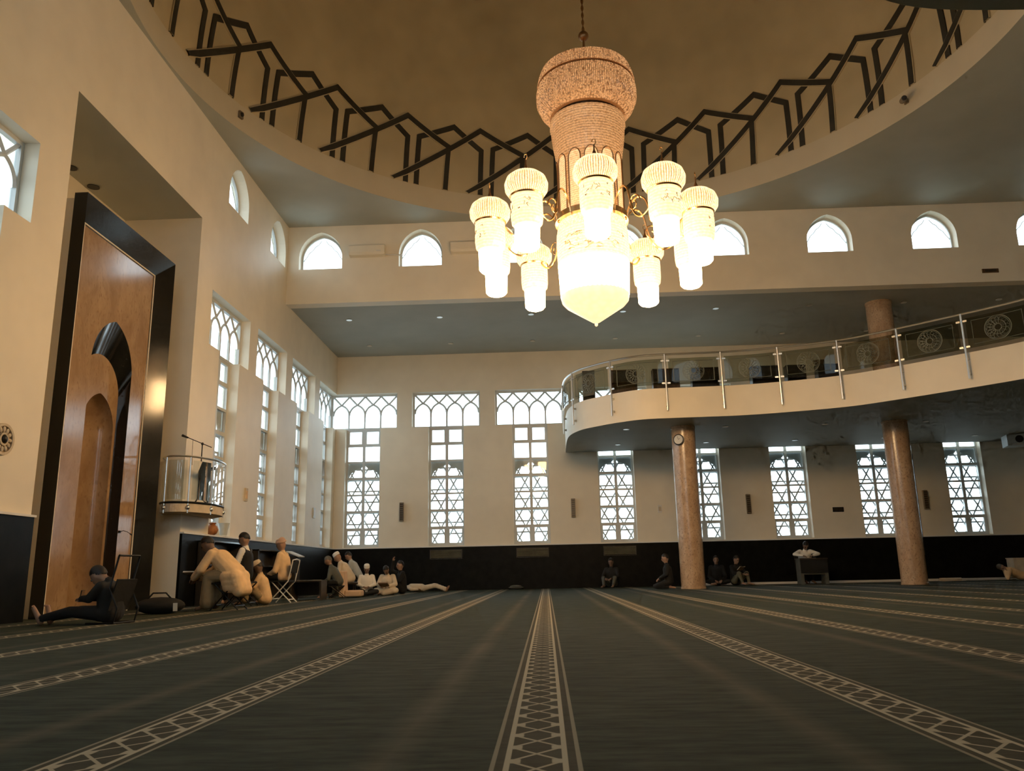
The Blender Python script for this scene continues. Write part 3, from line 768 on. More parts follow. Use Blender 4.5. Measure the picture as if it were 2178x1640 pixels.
# low bookcases on the balcony
def gallery_case(x0, x1, wood, label):
    o = empty('bookcase', ((x0 + x1) / 2, 23.5, GZ1), 0, label, 'bookcase', 'low bookcases on the balcony'); w_ = (x1 - x0) / 2; H = 1.16
    b = MB(); b.box(-w_, -0.16, 0, -w_ + 0.025, 0.16, H); b.box(w_ - 0.025, -0.16, 0, w_, 0.16, H); b.box(-w_, -0.16, H - 0.025, w_, 0.16, H); b.box(-w_, 0.14, 0, w_, 0.16, H); b.build('carcass', MT[wood], o)
    for z in (0.06, 0.42, 0.78):
        b = MB(); b.box(-w_ + 0.026, -0.15, z, w_ - 0.026, 0.139, z + 0.022); b.build('shelf', MT[wood], o)
    b = MB(); b.box(-w_ + 0.03, -0.13, 0.81, w_ - 0.03, -0.12, H - 0.03); b.build('back_row', MT['dark_wood'], o)
for x0, x1, wd, lb in ((1.22, 1.58, 'dark_wood', 'narrow dark bookcase behind the curved end of the balcony glass'), (2.05, 2.82, 'brown_wood', 'brown bookcase on the balcony, second from its curved end'), (3.29, 4.07, 'brown_wood', 'brown bookcase on the balcony, third from its curved end'),
                       (4.43, 5.22, 'dark_wood', 'dark bookcase on the balcony behind a glass rosette, fourth from its curved end'), (6.18, 6.96, 'dark_wood', 'dark bookcase on the balcony, fifth from its curved end'), (7.2, 7.75, 'dark_wood', 'dark narrow bookcase on the balcony, left of the wall plate'), (8.1, 8.75, 'dark_wood', 'dark bookcase on the balcony just left of the upper column')):
    gallery_case(x0, x1, wd, lb)

# ------------------------------------------------------------------ chandelier
CX, CY = 0.95, 13.03
ch = empty('chandelier', (CX, CY, 4.5), 0, 'huge lit crystal chandelier with ten lanterns hanging under the dome', 'chandelier')
def chp(mb, name, m, parent=None, smooth=True):
    o = mb.build(name, MT[m], parent or ch, smooth)
    return o
Z0 = 4.5
def lz(prof): return [(r, z - Z0) for r, z in prof]
b = MB(); zz = 9.95
while zz < 20.55:
    b.lathe([(0.010, zz - Z0), (0.026, zz + 0.05 - Z0), (0.026, zz + 0.09 - Z0), (0.010, zz + 0.14 - Z0)], 6); zz += 0.15
chp(b, 'chain', 'bronze')
b = MB(); b.ball((0, 0, 10.03 - Z0), 0.095, 18, 12); chp(b, 'ball', 'bronze')
b = MB(); b.tube([(0, 0, 9.5 - Z0), (0, 0, 9.94 - Z0)], 0.022, 8); chp(b, 'stem', 'bronze')
b = MB(); b.lathe(lz([(0.30, 9.42), (0.10, 9.58), (0.07, 9.66), (0.03, 9.74)]), 20); chp(b, 'crown_cone', 'bronze')
def strands(prof, n, r, name, m, parent=None, off=0.0):
    q = MB()
    for k in range(n):
        a = 2 * pi * (k + 0.5) / n
        q.tube([((rr + off) * cos(a), (rr + off) * sin(a), z) for rr, z in prof], r, 4, cap=False)
    o_ = q.mesh(name, MT[m], True)
    return o_
UC = lz([(0.25, 9.44), (0.60, 9.36), (0.79, 9.24), (0.84, 9.10), (0.865, 8.98)])
b = MB(); b.lathe(UC, 72); uc = chp(b, 'upper_cap', 'crystal_shade')
tag(link('crystal_strands', strands(UC, 170, 0.0105, 'crystal_strands', 'crystal_copper'), uc), kind='stuff')
b = MB(); b.lathe(lz([(0.850, 8.985), (0.850, 8.94)]), 72); chp(b, 'cap_ring', 'bronze')
LC = lz([(0.85, 8.945), (0.885, 8.82), (0.88, 8.66), (0.82, 8.52), (0.72, 8.40), (0.66, 8.36)])
b = MB(); b.lathe(LC + lz([(0.57, 8.36)]), 72); lc_ = chp(b, 'lower_cap', 'crystal_shade')
tag(link('crystal_strands', strands(LC, 170, 0.0105, 'crystal_strands', 'crystal_copper'), lc_), kind='stuff')
b = MB(); b.lathe(lz([(0.585, 8.37), (0.585, 8.23)]), 72); chp(b, 'neck_ring', 'dark_wood')
b = MB(); b.lathe(lz([(0.655, 8.27), (0.66, 8.14), (0.645, 8.12), (0.635, 7.98), (0.615, 7.80), (0.585, 7.62), (0.565, 7.48)]), 96, flute=48, amp=0.012); chp(b, 'collar', 'crystal_amber')
b = MB(); b.lathe(lz([(0.55, 7.60), (0.55, 6.42)]), 72); chp(b, 'shaft', 'crystal_amber')
# arched crystal panels round the shaft
for k in range(12):
    a = 2 * pi * k / 12; hw = radians(11.5)
    ol = pointed(0, hw, 6.50, 7.40, 0.001, 1)[:1]
    pts2 = [(-hw, 6.46), (-hw, 7.36)] + [(-hw * cos(t), 7.36 + 0.16 * sin(t)) for t in [pi * i / 12 for i in range(1, 12)]] + [(hw, 7.36), (hw, 6.46)]
    pm = MB(); nn = len(pts2)
    cen = (0.562 * cos(a), 0.562 * sin(a), 6.9 - Z0)
    rim = [(0.562 * cos(a + u), 0.562 * sin(a + u), z - Z0) for u, z in pts2]
    mid = [(0.566 * cos(a), 0.566 * sin(a), z - Z0) for u, z in pts2]
    pm.add(rim + mid, [(i, (i + 1) % nn, nn + (i + 1) % nn, nn + i) for i in range(nn)]); p_ = chp(pm, 'arched_panel', 'crystal_panel')
    tm = MB(); tm.tube([(0.572 * cos(a + u), 0.572 * sin(a + u), z - Z0) for u, z in pts2], 0.010, 5); chp(tm, 'panel_rim', 'bronze', p_)
b = MB(); b.lathe(lz([(0.565, 6.46), (0.63, 6.44), (0.63, 6.34), (0.565, 6.32)]), 72); chp(b, 'waist_ring', 'gold')
b = MB(); b.lathe(lz([(0.56, 6.34), (0.585, 6.22), (0.60, 6.12)]), 96, flute=48, amp=0.015); chp(b, 'waist_band', 'crystal_warm')
b = MB(); b.lathe(lz([(0.605, 6.13), (0.61, 6.0), (0.605, 5.70), (0.60, 5.58)]), 96, flute=48, amp=0.012); chp(b, 'upper_drum', 'crystal_drum')
b = MB(); b.lathe(lz([(0.60, 5.585), (0.59, 5.40), (0.58, 5.20), (0.57, 5.02)]), 96, flute=48, amp=0.012); chp(b, 'lower_drum', 'crystal_bright')
b = MB(); b.lathe(lz([(0.575, 5.03), (0.56, 4.93), (0.50, 4.86), (0.06, 4.56), (0.015, 4.54)]), 64); chp(b, 'cone', 'crystal_cone')
b = MB(); b.ball((0, 0, 4.525 - Z0), (0.028, 0.028, 0.035), 10, 8); chp(b, 'finial', 'crystal_warm')
# ring arms and lanterns
NL, RL = 10, 1.80
def scribble(mb, r, z0, z1, seed, n=9):
    rd = random.Random(seed)
    for i in range(n):
        a = rd.uniform(-0.9, 0.9); z = rd.uniform(z0, z1); pts3 = []
        aa, zz_ = a, z
        for j in range(5):
            pts3.append(((r + 0.004) * sin(aa), -(r + 0.004) * cos(aa), zz_)); aa += rd.uniform(-0.12, 0.12); zz_ = min(z1, max(z0, zz_ + rd.uniform(-0.04, 0.05)))
        mb.tube(pts3, 0.0045, 3)
lm = {}
def lan_parts():
    q = MB(); q.lathe([(0.06, 0.25), (0.20, 0.235), (0.29, 0.16), (0.325, 0.06), (0.315, -0.04), (0.255, -0.13)], 48, flute=24, amp=0.03); lm['cap'] = q.mesh('lantern_cap', MT['crystal_under'], True); lm['strands'] = strands([(0.06, 0.25), (0.20, 0.235), (0.29, 0.16), (0.325, 0.06), (0.315, -0.04), (0.255, -0.13)], 52, 0.012, 'crystal_strands', 'crystal_warm', off=0.006)
    q = MB(); q.lathe([(0.262, -0.12), (0.268, -0.14), (0.255, -0.16)], 40); lm['ring'] = q.mesh('lantern_ring', MT['gold'], True)
    q = MB(); q.lathe([(0.245, -0.15), (0.25, -0.30), (0.248, -0.50), (0.235, -0.60), (0.19, -0.645)], 40, flute=20, amp=0.015); lm['tier'] = q.mesh('upper_tier', MT['crystal_drum'], True)
    q = MB(); q.lathe([(0.195, -0.63), (0.19, -0.80), (0.185, -0.97), (0.15, -1.01), (0.02, -1.06)], 40, flute=20, amp=0.015); lm['bowl'] = q.mesh('lower_tier', MT['crystal_bright'], True)
    q = MB(); q.lathe([(0.085, 0.245), (0.03, 0.36), (0.012, 0.42), (0.012, 0.50)], 14); lm['cone'] = q.mesh('top_cone', MT['bronze'], True)
    q = MB(); q.tube([(0, 0, 0.48), (0.03, 0, 0.53), (0.02, 0, 0.585), (-0.02, 0, 0.585), (-0.03, 0, 0.54)], 0.008, 6); lm['hook'] = q.mesh('hook', MT['gold'], True)
lan_parts()
for k in range(NL):
    a = radians(36 * k - 1.5); lx, ly = RL * sin(a), -RL * cos(a); zc = 6.33 - Z0
    e_ = link('lantern', lm['cap'], ch); e_.location = (lx, ly, zc); e_.rotation_euler = (0, 0, a)
    for nm in ('ring', 'tier', 'bowl', 'cone', 'hook'): link(lm[nm].name.split('.')[0], lm[nm], e_)
    tag(link('crystal_strands', lm['strands'], e_), kind='stuff')
    q = MB(); scribble(q, 0.252, -0.48, -0.24, 100 + k, 11); tag(q.build('calligraphy', MT['bronze'], e_), kind='stuff')
    # curling arm from the waist ring
    def pt(r_, z): return (r_ * sin(a), -r_ * cos(a), z - Z0)
    q = MB()
    q.tube([pt(v_.x, v_.y) for v_ in catmull([(0.60, 6.30), (0.68, 6.55), (0.82, 6.68), (0.95, 6.60), (1.02, 6.35), (1.10, 6.10), (1.25, 5.98), (1.42, 6.02), (1.56, 6.16), (1.60, 6.25)], 4)], 0.017, 6)
    arm = chp(q, 'arm', 'gold')
    q = MB(); q.tube([pt(1.10 + 0.15 * (1 - t / 30) * cos(t * 0.33), 6.26 + 0.17 * (1 - t / 30) * sin(t * 0.33)) for t in range(24)], 0.011, 6); chp(q, 'scroll', 'gold', arm)
q = MB(); scribble(q, 0.612, 5.66 - Z0, 5.98 - Z0, 5, 40); tag(chp(q, 'calligraphy', 'bronze'), kind='stuff')

# ------------------------------------------------------------------ ceiling downlights
dl = {}
def downlight_parts():
    q = MB(); q.lathe([(0.055, 0.012), (0.085, 0.0), (0.085, -0.012), (0.06, -0.012)], 20); dl['trim'] = q.mesh('trim_ring', MT['steel'], True)
    q = MB(); q.lathe([(0.06, 0.004), (0.02, 0.001)], 20); dl['lit'] = q.mesh('lamp', MT['lamp_spot']); 
    q = MB(); q.lathe([(0.06, 0.004), (0.02, 0.001)], 20); dl['off'] = q.mesh('lamp', MT['black_plastic'])
    q = MB(); q.lathe([(0.085, 0.012), (0.11, 0.0), (0.11, -0.012), (0.08, -0.012)], 20); dl['trimb'] = q.mesh('trim_ring', MT['black_plastic'], True)
downlight_parts()
def downlight(x, y, z, lit, label, group, black=False):
    o = empty('downlight', (x, y, z - 0.006), 0, label, 'downlight', group)
    link('trim_ring', dl['trimb' if black else 'trim'], o); link('lamp', dl['lit' if lit else 'off'], o)
ORD = ['first', 'second', 'third', 'fourth', 'fifth', 'sixth', 'seventh', 'eighth']
for k in range(8):
    downlight(-5.55 + 2.655 * k, 25.17, ZS, True, f'lit downlight in the low ceiling along the far wall, {ORD[k]} from the left', 'lit downlights in the far ceiling')
    if k != 4 or True: downlight(-5.55 + 2.655 * k, 22.40, ZS, False, f'unlit downlight in the low ceiling behind the upper wall, {ORD[k]} from the left', 'unlit downlights in the far ceiling')
for k in range(5):
    downlight(2.32 + 2.72 * k, 25.05, GZ0, k in (1, 2, 4), ('lit' if k in (1, 2, 4) else 'unlit') + f' downlight under the balcony near the far windows, {ORD[k]} from the left', 'lit downlights under the balcony' if k in (1, 2, 4) else 'unlit downlights under the balcony near the windows')
    downlight(2.32 + 2.72 * k, 22.27, GZ0, False, f'unlit downlight under the balcony level with the columns, {ORD[k]} from the left', 'unlit downlights under the balcony by the columns')
for i, y in enumerate((12.28, 13.03, 13.78)):
    downlight(-8.38, y + 0.75 * 0, 7.80, False, ('black downlight in the recess ceiling above the prayer niche, nearest', 'black downlight in the recess ceiling above the prayer niche, middle', 'black downlight in the recess ceiling above the prayer niche, farthest')[i], 'black downlights above the prayer niche', True)

# ------------------------------------------------------------------ fittings on the walls
def ac_unit(x0, x1, z0, z1, label):
    o = empty('air_conditioner', ((x0 + x1) / 2, YU, z0), 0, label, 'air conditioner', 'wall air conditioners'); w_ = (x1 - x0) / 2; h = z1 - z0
    b = MB(); b.prism([(-0.0, 0), (-0.16, 0.03), (-0.20, 0.09), (-0.20, h - 0.02), (-0.18, h), (0, h)], lambda u, v, d: (d, u, v), -w_, w_); b.build('casing', MT['wall_paint'], o)
    b = MB(); b.obox((0, -0.175, 0.045), (w_ * 0.9, 0, 0), (0, 0.02, -0.03), (0, 0.004, 0.003)); b.build('louvre', MT['wall_paint'], o)
    b = MB(); b.box(w_ * 0.55, -0.206, 0.1, w_ * 0.8, -0.2, 0.13); b.build('display', MT['white_plastic'], o)
    b = MB(); b.tube([(w_, -0.05, 0.05), (w_ + 0.32, -0.03, 0.035), (w_ + 0.45, -0.03, 0.03)], 0.02, 6); b.build('pipe', MT['white_plastic'], o)
ac_unit(-5.17, -4.19, 9.06, 9.36, 'cream wall air conditioner between the two arched windows nearest the left corner')
ac_unit(-2.37, -1.39, 9.06, 9.36, 'cream wall air conditioner right of the second arched window, half behind the chandelier')
def col_speaker(x, label):
    o = empty('column_speaker', (x, YF, 2.21), 0, label, 'speaker', 'slim column speakers on the far wall')
    b = MB(); b.box(-0.065, -0.11, 0, 0.065, -0.03, 0.60); b.build('cabinet', MT['brown_plastic'], o)
    b = MB()
    for i in range(8): b.box(-0.05, -0.114, 0.04 + i * 0.068, 0.05, -0.11, 0.085 + i * 0.068)
    b.build('grille', MT['dark_wood'], o)
    b = MB(); b.box(-0.02, -0.03, 0.1, 0.02, 0, 0.5); b.build('wall_bracket', MT['black_metal'], o)
    b = MB(); b.box(-0.03, -0.1, 0.60, 0.03, -0.04, 0.625); b.build('top_cap', MT['white_plastic'], o)
for x, lb in ((-4.66, 'slim brown column speaker between the first and second far windows from the left corner'), (0.92, 'slim brown column speaker on the far wall just left of the balcony windows'), (6.52, 'slim brown column speaker on the far wall right of the clock column'), (12.1, 'slim brown column speaker on the far wall beside the right column')):
    col_speaker(x, lb)
def plate(name, cx, cy, cz, rz, w_, h_, m, label, cat, extra=None):
    o = empty(name, (cx, cy, cz), rz, label, cat)
    b = MB(); b.box(-w_ / 2, -0.03, -h_ / 2, w_ / 2, 0, h_ / 2); b.build('housing', MT[m], o)
    b = MB(); b.box(-w_ * 0.36, -0.036, -h_ * 0.3, w_ * 0.36, -0.03, h_ * 0.3); b.build('face', MT[extra or m], o)
plate('wall_sensor', 3.70, YF, 2.42, 0, 0.12, 0.24, 'white_plastic', 'small white wall sensor left of the clock column', 'sensor', 'cloth_cream')
plate('dark_sign', 9.35, YF, 2.27, 0, 0.34, 0.15, 'black_plastic', 'small dark sign plate on the far wall between two windows', 'sign', 'dark_wood')
plate('vent_grille', 12.0, YU, 8.07, 0, 0.42, 0.11, 'brown_wood', 'small brown vent grille high on the upper wall at right', 'vent', 'dark_wood')
plate('gallery_plate', 9.25, YF, 7.12, 0, 0.36, 0.2, 'brown_plastic', 'small brown plate on the wall behind the balcony', 'sign', 'brown_wood')
plate('wall_plate', XL, 18.58, 2.39, pi / 2, 0.16, 0.30, 'cloth_cream', 'small cream wall box between the two nearest tall left windows', 'wall box', 'cloth_tan')
plate('wall_plate', XL, 24.2, 2.37, pi / 2, 0.20, 0.30, 'grey_panel', 'small grey wall box between the two farthest tall left windows', 'wall box', 'lattice_metal')
# round carved rosette at the left edge
ro = empty('wall_rosette', (XL, 9.98, 2.30), pi / 2, 'round pierced plaster rosette with a dark centre on the left wall', 'wall ornament')
b = MB()
def ring_xz(mb, r0, r1, y0, y1, k=28):
    o = [(r_ * cos(2 * pi * i / k), y, r_ * sin(2 * pi * i / k)) for y in (y0, y1) for r_ in (r0, r1) for i in range(k)]
    f = []
    for i in range(k):
        j = (i + 1) % k; f += [(i, j, k + j, k + i), (2 * k + i, 2 * k + j, 3 * k + j, 3 * k + i), (k + i, k + j, 3 * k + j, 3 * k + i), (i, j, 2 * k + j, 2 * k + i)]
    mb.add(o, f)
ring_xz(b, 0.17, 0.205, -0.03, 0); ring_xz(b, 0.06, 0.085, -0.035, 0)
b.build('rim', MT['cloth_cream'], ro)
for i in range(12):
    a = 2 * pi * i / 12; q = MB(); q.ball((0.128 * cos(a), -0.015, 0.128 * sin(a)), (0.042, 0.016, 0.026), 8, 6, rot=Matrix.Rotation(-a, 3, 'Y')); q.build('petal', MT['cloth_cream'], ro, True)
b = MB(); ring_xz(b, 0.0, 0.17, -0.006, 0); b.build('backplate', MT['cloth_tan_dark'], ro)
b = MB(); b.ball((0, -0.03, 0), (0.05, 0.04, 0.05), 14, 8); b.build('centre_boss', MT['black_plastic'], ro, True)
# devices on the dome ring
sd = empty('smoke_detector', (DX + (DR - 0.01) * sin(radians(-70.4)), YM + (DR - 0.01) * cos(radians(-70.4)), 10.36), radians(70.4), 'small dark detector on the left of the ring below the dome', 'detector')
b = MB(); b.box(-0.06, -0.05, -0.08, 0.06, 0.0, 0.08); b.build('base', MT['brown_plastic'], sd)
b = MB(); b.ball((0, -0.06, 0), (0.045, 0.04, 0.05), 10, 6); b.build('sensor_head', MT['black_plastic'], sd, True)
sc_ = empty('security_camera', (DX + (DR - 0.01) * sin(radians(66.5)), YM + (DR - 0.01) * cos(radians(66.5)), 10.33), radians(-66.5), 'dark security camera on the right of the ring below the dome', 'camera')
b = MB(); b.box(-0.05, -0.03, -0.05, 0.05, 0.0, 0.05); b.build('mount', MT['brown_plastic'], sc_)
b = MB(); b.tube([(0, -0.03, 0), (0.03, -0.12, -0.02), (0.10, -0.2, -0.05)], 0.015, 6); b.build('arm', MT['brown_plastic'], sc_)
b = MB(); b.tube([(0.02, -0.16, -0.03), (0.20, -0.30, -0.09)], 0.06, 12); b.build('housing', MT['brown_plastic'], sc_, True)
b = MB(); b.tube([(0.19, -0.295, -0.088), (0.21, -0.31, -0.094)], 0.05, 12); b.build('lens', MT['black_plastic'], sc_, True)
# loudspeaker box under the balcony at the right edge
sp_ = empty('ceiling_speaker_box', (14.75, 25.2, 3.98), -0.25, 'grey wall unit with a dark round opening under the balcony at right', 'speaker')
b = MB(); b.box(-0.55, -0.3, 0, 1.2, 0.3, 0.34); b.build('casing', MT['grey_panel'], sp_)
b = MB(); ring_xz(b, 0.0, 0.11, -0.315, -0.3); 
for q in range(len(b.v)): b.v[q] = (b.v[q][0] - 0.22, b.v[q][1], b.v[q][2] + 0.19)
b.build('driver', MT['black_plastic'], sp_)
b = MB(); b.box(-0.5, -0.31, 0.02, 1.15, -0.3, 0.05); b.build('front_lip', MT['white_plastic'], sp_)
# convector grilles set in the far dado under the windows
for i, x in enumerate(far_c[1:4]):
    o = empty('convector_grille', (x, YF - 0.05, 1.0), 0, ('dark convector grille in the stone below the second far window', 'dark convector grille in the stone below the third far window', 'dark convector grille in the stone below the fourth far window')[i], 'grille', 'convector grilles in the far dado')
    b = MB(); b.box(-0.52, -0.03, -0.02, 0.52, 0.0, 0.0); b.box(-0.52, -0.03, 0.26, 0.52, 0, 0.28); b.box(-0.52, -0.03, 0, -0.50, 0, 0.26); b.box(0.50, -0.03, 0, 0.52, 0, 0.26); b.build('frame', MT['dark_wood'], o)
    for k in range(6):
        b = MB(); b.box(-0.50, -0.022, 0.02 + k * 0.041, 0.50, -0.004, 0.045 + k * 0.041); b.build('slat', MT['cloth_olive'], o)

# ================================================================== furniture and people
def place(o): return o
def V(*a): return Vector(a)

# ------------------------------------------------------------------ bookcases along the left wall
def wall_case(y0, y1, H, label, seed):
    o = empty('bookcase', (XL + 0.05, (y0 + y1) / 2, 0), 0, label, 'bookcase', 'bookcases along the left wall'); w_ = (y1 - y0) / 2; D = 0.26
    b = MB(); b.box(0.002, -w_, 0, D, -w_ + 0.03, H); b.box(0.002, w_ - 0.03, 0, D, w_, H); b.box(0.002, -w_, 0, 0.02, w_, H); b.build('carcass', MT['dark_wood'], o)
    b = MB(); b.box(0.002, -w_ - 0.01, H, D + 0.02, w_ + 0.01, H + 0.03); b.build('top_board', MT['black_granite'], o)
    b = MB(); b.box(0.002, -w_ + 0.031, 0, D - 0.01, w_ - 0.031, 0.08); b.build('plinth', MT['dark_wood'], o)
    for z in (0.40, 0.76):
        b = MB(); b.box(0.021, -w_ + 0.031, z, D - 0.01, w_ - 0.031, z + 0.025); b.build('shelf', MT['dark_wood'], o)
    return o
wall_case(16.0, 17.75, 1.22, 'dark bookcase with a glossy top under the clay vase by the left wall', 1)
wall_case(18.75, 20.35, 1.12, 'dark low bookcase by the left wall behind the man in the turban', 2)
vs = empty('vase', (XL + 0.02, 16.75, DADO), 0, 'round brown clay vase standing on the left window ledge', 'vase')
b = MB(); b.lathe([(0.05, 0), (0.10, 0.04), (0.125, 0.11), (0.10, 0.18), (0.055, 0.215), (0.07, 0.24)], 24); b.build('body', MT['clay'], vs, True)
b = MB(); b.lathe([(0.07, 0.235), (0.078, 0.245), (0.066, 0.255)], 24); b.build('rim', MT['clay'], vs, True)
vg = empty('glass_vase', (XL + 0.02, 17.35, DADO), 0, 'grey glass vase with flared rim beside the clay vase on the ledge', 'vase')
b = MB(); b.lathe([(0.07, 0), (0.075, 0.01), (0.085, 0.12), (0.125, 0.28), (0.119, 0.28), (0.078, 0.12), (0.065, 0.02)], 24, cap=False); b.build('body', MT['grey_panel'], vg, True)
b = MB(); b.lathe([(0.079, -0.001), (0.079, 0.02), (0.07, 0.025)], 24); b.build('foot', MT['lattice_metal'], vg, True)

# ------------------------------------------------------------------ people
RAD = dict(thigh=(0.085, 0.060), shin=(0.060, 0.040))
def finger_set(mb, wr, dr, up, side, mi, curl=0.5):
    """palm plus five separate bent fingers"""
    dr = dr.normalized(); up = (up - dr * up.dot(dr)); up = up.normalized() if up.length > 1e-4 else dr.orthogonal().normalized()
    lat = dr.cross(up) * side; out = []
    for i, (o_, L) in enumerate(((-0.030, 0.060), (-0.010, 0.075), (0.010, 0.080), (0.030, 0.070))):
        p0 = wr + dr * 0.065 + lat * o_; p1 = p0 + (dr - up * curl * 0.5).normalized() * L * 0.55; p2 = p1 + (dr - up * curl * 1.5).normalized() * L * 0.5
        mb.tube([p0, p1, p2], [0.0095, 0.009, 0.0065], 6, mi=mi)
    p0 = wr + dr * 0.025 + lat * 0.035; p1 = p0 + (dr * 0.6 + lat * 0.8 - up * 0.2).normalized() * 0.035; p2 = p1 + (dr * 0.9 + lat * 0.3 - up * 0.4).normalized() * 0.03
    mb.tube([p0, p1, p2], [0.011, 0.010, 0.0075], 6, mi=mi)

def person(label, loc, rz, J, top='cloth_black', legs=None, skin='skin', hair='hair', cap=None, robe=0.0, sleeve=None, scale=1.0, voxel=0.016, beard=None, vest=None, curl=0.6, bare=True, group=None):
    legs = legs or top; sleeve = sleeve or top
    mats = [top, sleeve, legs, skin, vest or top]
    SEG = []            # a, b, ra, rb, material index
    def seg(a, b, ra, rb, mi): SEG.append((Vector(a), Vector(b), ra, rb, mi))
    pel, che, nek, hed = J['pel'], J['che'], J['nek'], J['hed']
    side = Vector((0, 1, 0)) if 'side' not in J else Vector(J['side']).normalized()
    tm = 4 if vest else 0
    for s_ in (-1, 1):
        seg(pel + side * 0.065 * s_, che + side * 0.085 * s_, 0.118 + 0.025 * robe, 0.115 + 0.015 * robe, tm)
        seg(pel + side * 0.02 * s_, che + side * 0.03 * s_, 0.13 + 0.025 * robe, 0.128 + 0.015 * robe, tm)
        seg(che + side * 0.085 * s_, J['sh'][s_] - side * 0.03 * s_, 0.105, 0.068, tm)
        sh, el, wr = J['sh'][s_], J['el'][s_], J['wr'][s_]
        seg(sh, el, 0.062 + 0.012 * robe, 0.052 + 0.018 * robe, 1); seg(el, wr, 0.052 + 0.018 * robe, 0.038 + 0.02 * robe, 1)
        hd = (J.get('hand', {}).get(s_) or (wr - el)).normalized()
        seg(wr - hd * 0.0, wr + hd * 0.02, 0.026, 0.026, 3)
        up_ = Vector(J.get('palm_up', (0, 0, 1))); lat = hd.cross(up_).normalized() if hd.cross(up_).length > 1e-3 else side
        for q in (-0.022, 0, 0.022): seg(wr + hd * 0.02 + lat * q * 0.5, wr + hd * 0.075 + lat * q, 0.016, 0.014, 3)
        hp, kn, an, to = J['hip'][s_], J['kn'][s_], J['an'][s_], J['to'][s_]
        f = 1 + 0.35 * robe
        seg(pel + side * 0.06 * s_, hp, 0.11 * f, 0.098 * f, tm if robe else 2); seg(hp, kn, 0.092 * f, 0.064 * f, 2); seg(kn, an + (kn - an) * 0.12, 0.064 * f, 0.044 * f + 0.05 * robe, 2)
        seg(an + (kn - an) * 0.12, an, 0.040, 0.038, 3 if bare else 2); seg(an - (to - an).normalized() * 0.04, to, 0.038, 0.028, 3 if bare else 2)
    if robe:
        for t in (0.15, 0.4, 0.65, 0.9):
            seg(J['hip'][-1].lerp(J['kn'][-1], t), J['hip'][1].lerp(J['kn'][1], t), 0.085, 0.085, 2)
        for t in (0.1, 0.35, 0.6, 0.82):
            seg(J['kn'][-1].lerp(J['an'][-1], t), J['kn'][1].lerp(J['an'][1], t), 0.07 + 0.02 * robe, 0.07 + 0.02 * robe, 2)
        for a_, b_, r_ in J.get('drape', []): seg(a_, b_, r_, r_ * 1.05, J.get('drape_mat', 2))
    seg(che + (nek - che) * 0.4, nek, 0.085, 0.058, 0); seg(nek, hed, 0.054, 0.052, 3)
    fd = Vector(J['face']).normalized(); upv = (hed - nek); upv = (upv - fd * upv.dot(fd)).normalized(); sd = upv.cross(fd)
    R3 = Matrix((fd, sd, upv)).transposed()
    mb = MB()
    for a, b_, ra, rb, mi in SEG:
        n_ = 12; L = (b_ - a).length
        mb.ball(a, ra, n_, 8); mb.ball(b_, rb, n_, 8)
        if L > 1e-4: mb.tube([a, b_], [ra, rb], n_)
    hc = hed + upv * 0.015
    mb.ball(hc, (0.098, 0.078, 0.118), 16, 12, rot=R3); mb.ball(hc + fd * 0.035 - upv * 0.062, (0.060, 0.054, 0.052), 12, 8, rot=R3)
    mb.ball(hc + fd * 0.102 - upv * 0.018, (0.018, 0.014, 0.026), 8, 6, rot=R3)
    for s_ in (-1, 1): mb.ball(hc + sd * 0.079 * s_ - upv * 0.01 - fd * 0.008, (0.020, 0.010, 0.032), 8, 6, rot=R3)
    mb.ball(hc + fd * 0.088 - upv * 0.062, (0.016, 0.026, 0.010), 8, 6, rot=R3)
    me = mb.mesh('body_base', MT['skin'])
    tmp = bpy.data.objects.new('tmp_body', me); COL.objects.link(tmp)
    m1 = tmp.modifiers.new('r', 'REMESH'); m1.mode = 'VOXEL'; m1.voxel_size = voxel
    m2 = tmp.modifiers.new('s', 'SMOOTH'); m2.factor = 0.5; m2.iterations = 3
    dg = bpy.context.evaluated_depsgraph_get(); dg.update(); ev = bpy.data.meshes.new_from_object(tmp.evaluated_get(dg))
    bpy.data.objects.remove(tmp); bpy.data.meshes.remove(me)
    out = MB(); out.v = [tuple(v.co) for v in ev.vertices]; out.f = [tuple(p.vertices) for p in ev.polygons]
    # colour every face by the nearest piece of the skeleton
    headc = hc; mi_ = []
    for p in ev.polygons:
        c_ = p.center
        if (c_ - headc).length < 0.135 and (c_ - nek).dot(upv) > 0.045: mi_.append(3); continue
        best, bm_ = 1e9, 0
        for a, b_, ra, rb, m_ in SEG:
            ab = b_ - a; L2 = ab.length_squared; t = 0 if L2 < 1e-9 else max(0, min(1, (c_ - a).dot(ab) / L2))
            dd = (c_ - (a + ab * t)).length - (ra + (rb - ra) * t)
            if dd < best: best, bm_ = dd, m_
        mi_.append(bm_)
    out.m = mi_
    bpy.data.meshes.remove(ev)
    for s_ in (-1, 1):
        hd = (J.get('hand', {}).get(s_) or (J['wr'][s_] - J['el'][s_]))
        finger_set(out, J['wr'][s_], hd, Vector(J.get('palm_up', (0, 0, 1))), s_, 3, curl)
        if bare:                                  # toes
            an, to = J['an'][s_], J['to'][s_]; d_ = (to - an).normalized(); lt = d_.cross(Vector((0, 0, 1)))
            lt = lt.normalized() if lt.length > 0.2 else side
            for q, rr in ((-0.028, 0.010), (-0.015, 0.011), (-0.002, 0.011), (0.012, 0.012), (0.028, 0.016)):
                out.ball(to + d_ * 0.022 + lt * q * s_, rr, 6, 5, mi=3)
    o = out.build('person', [MT[m_] for m_ in mats], None, True)
    o.location = loc; o.rotation_euler = (0, 0, rz); o.scale = (scale,) * 3
    tag(o, label, 'person', group)
    # eyes, hair, cap
    b = MB()
    for s_ in (-1, 1): b.ball(hc + fd * 0.088 + sd * 0.032 * s_ + upv * 0.008, 0.012, 8, 6)
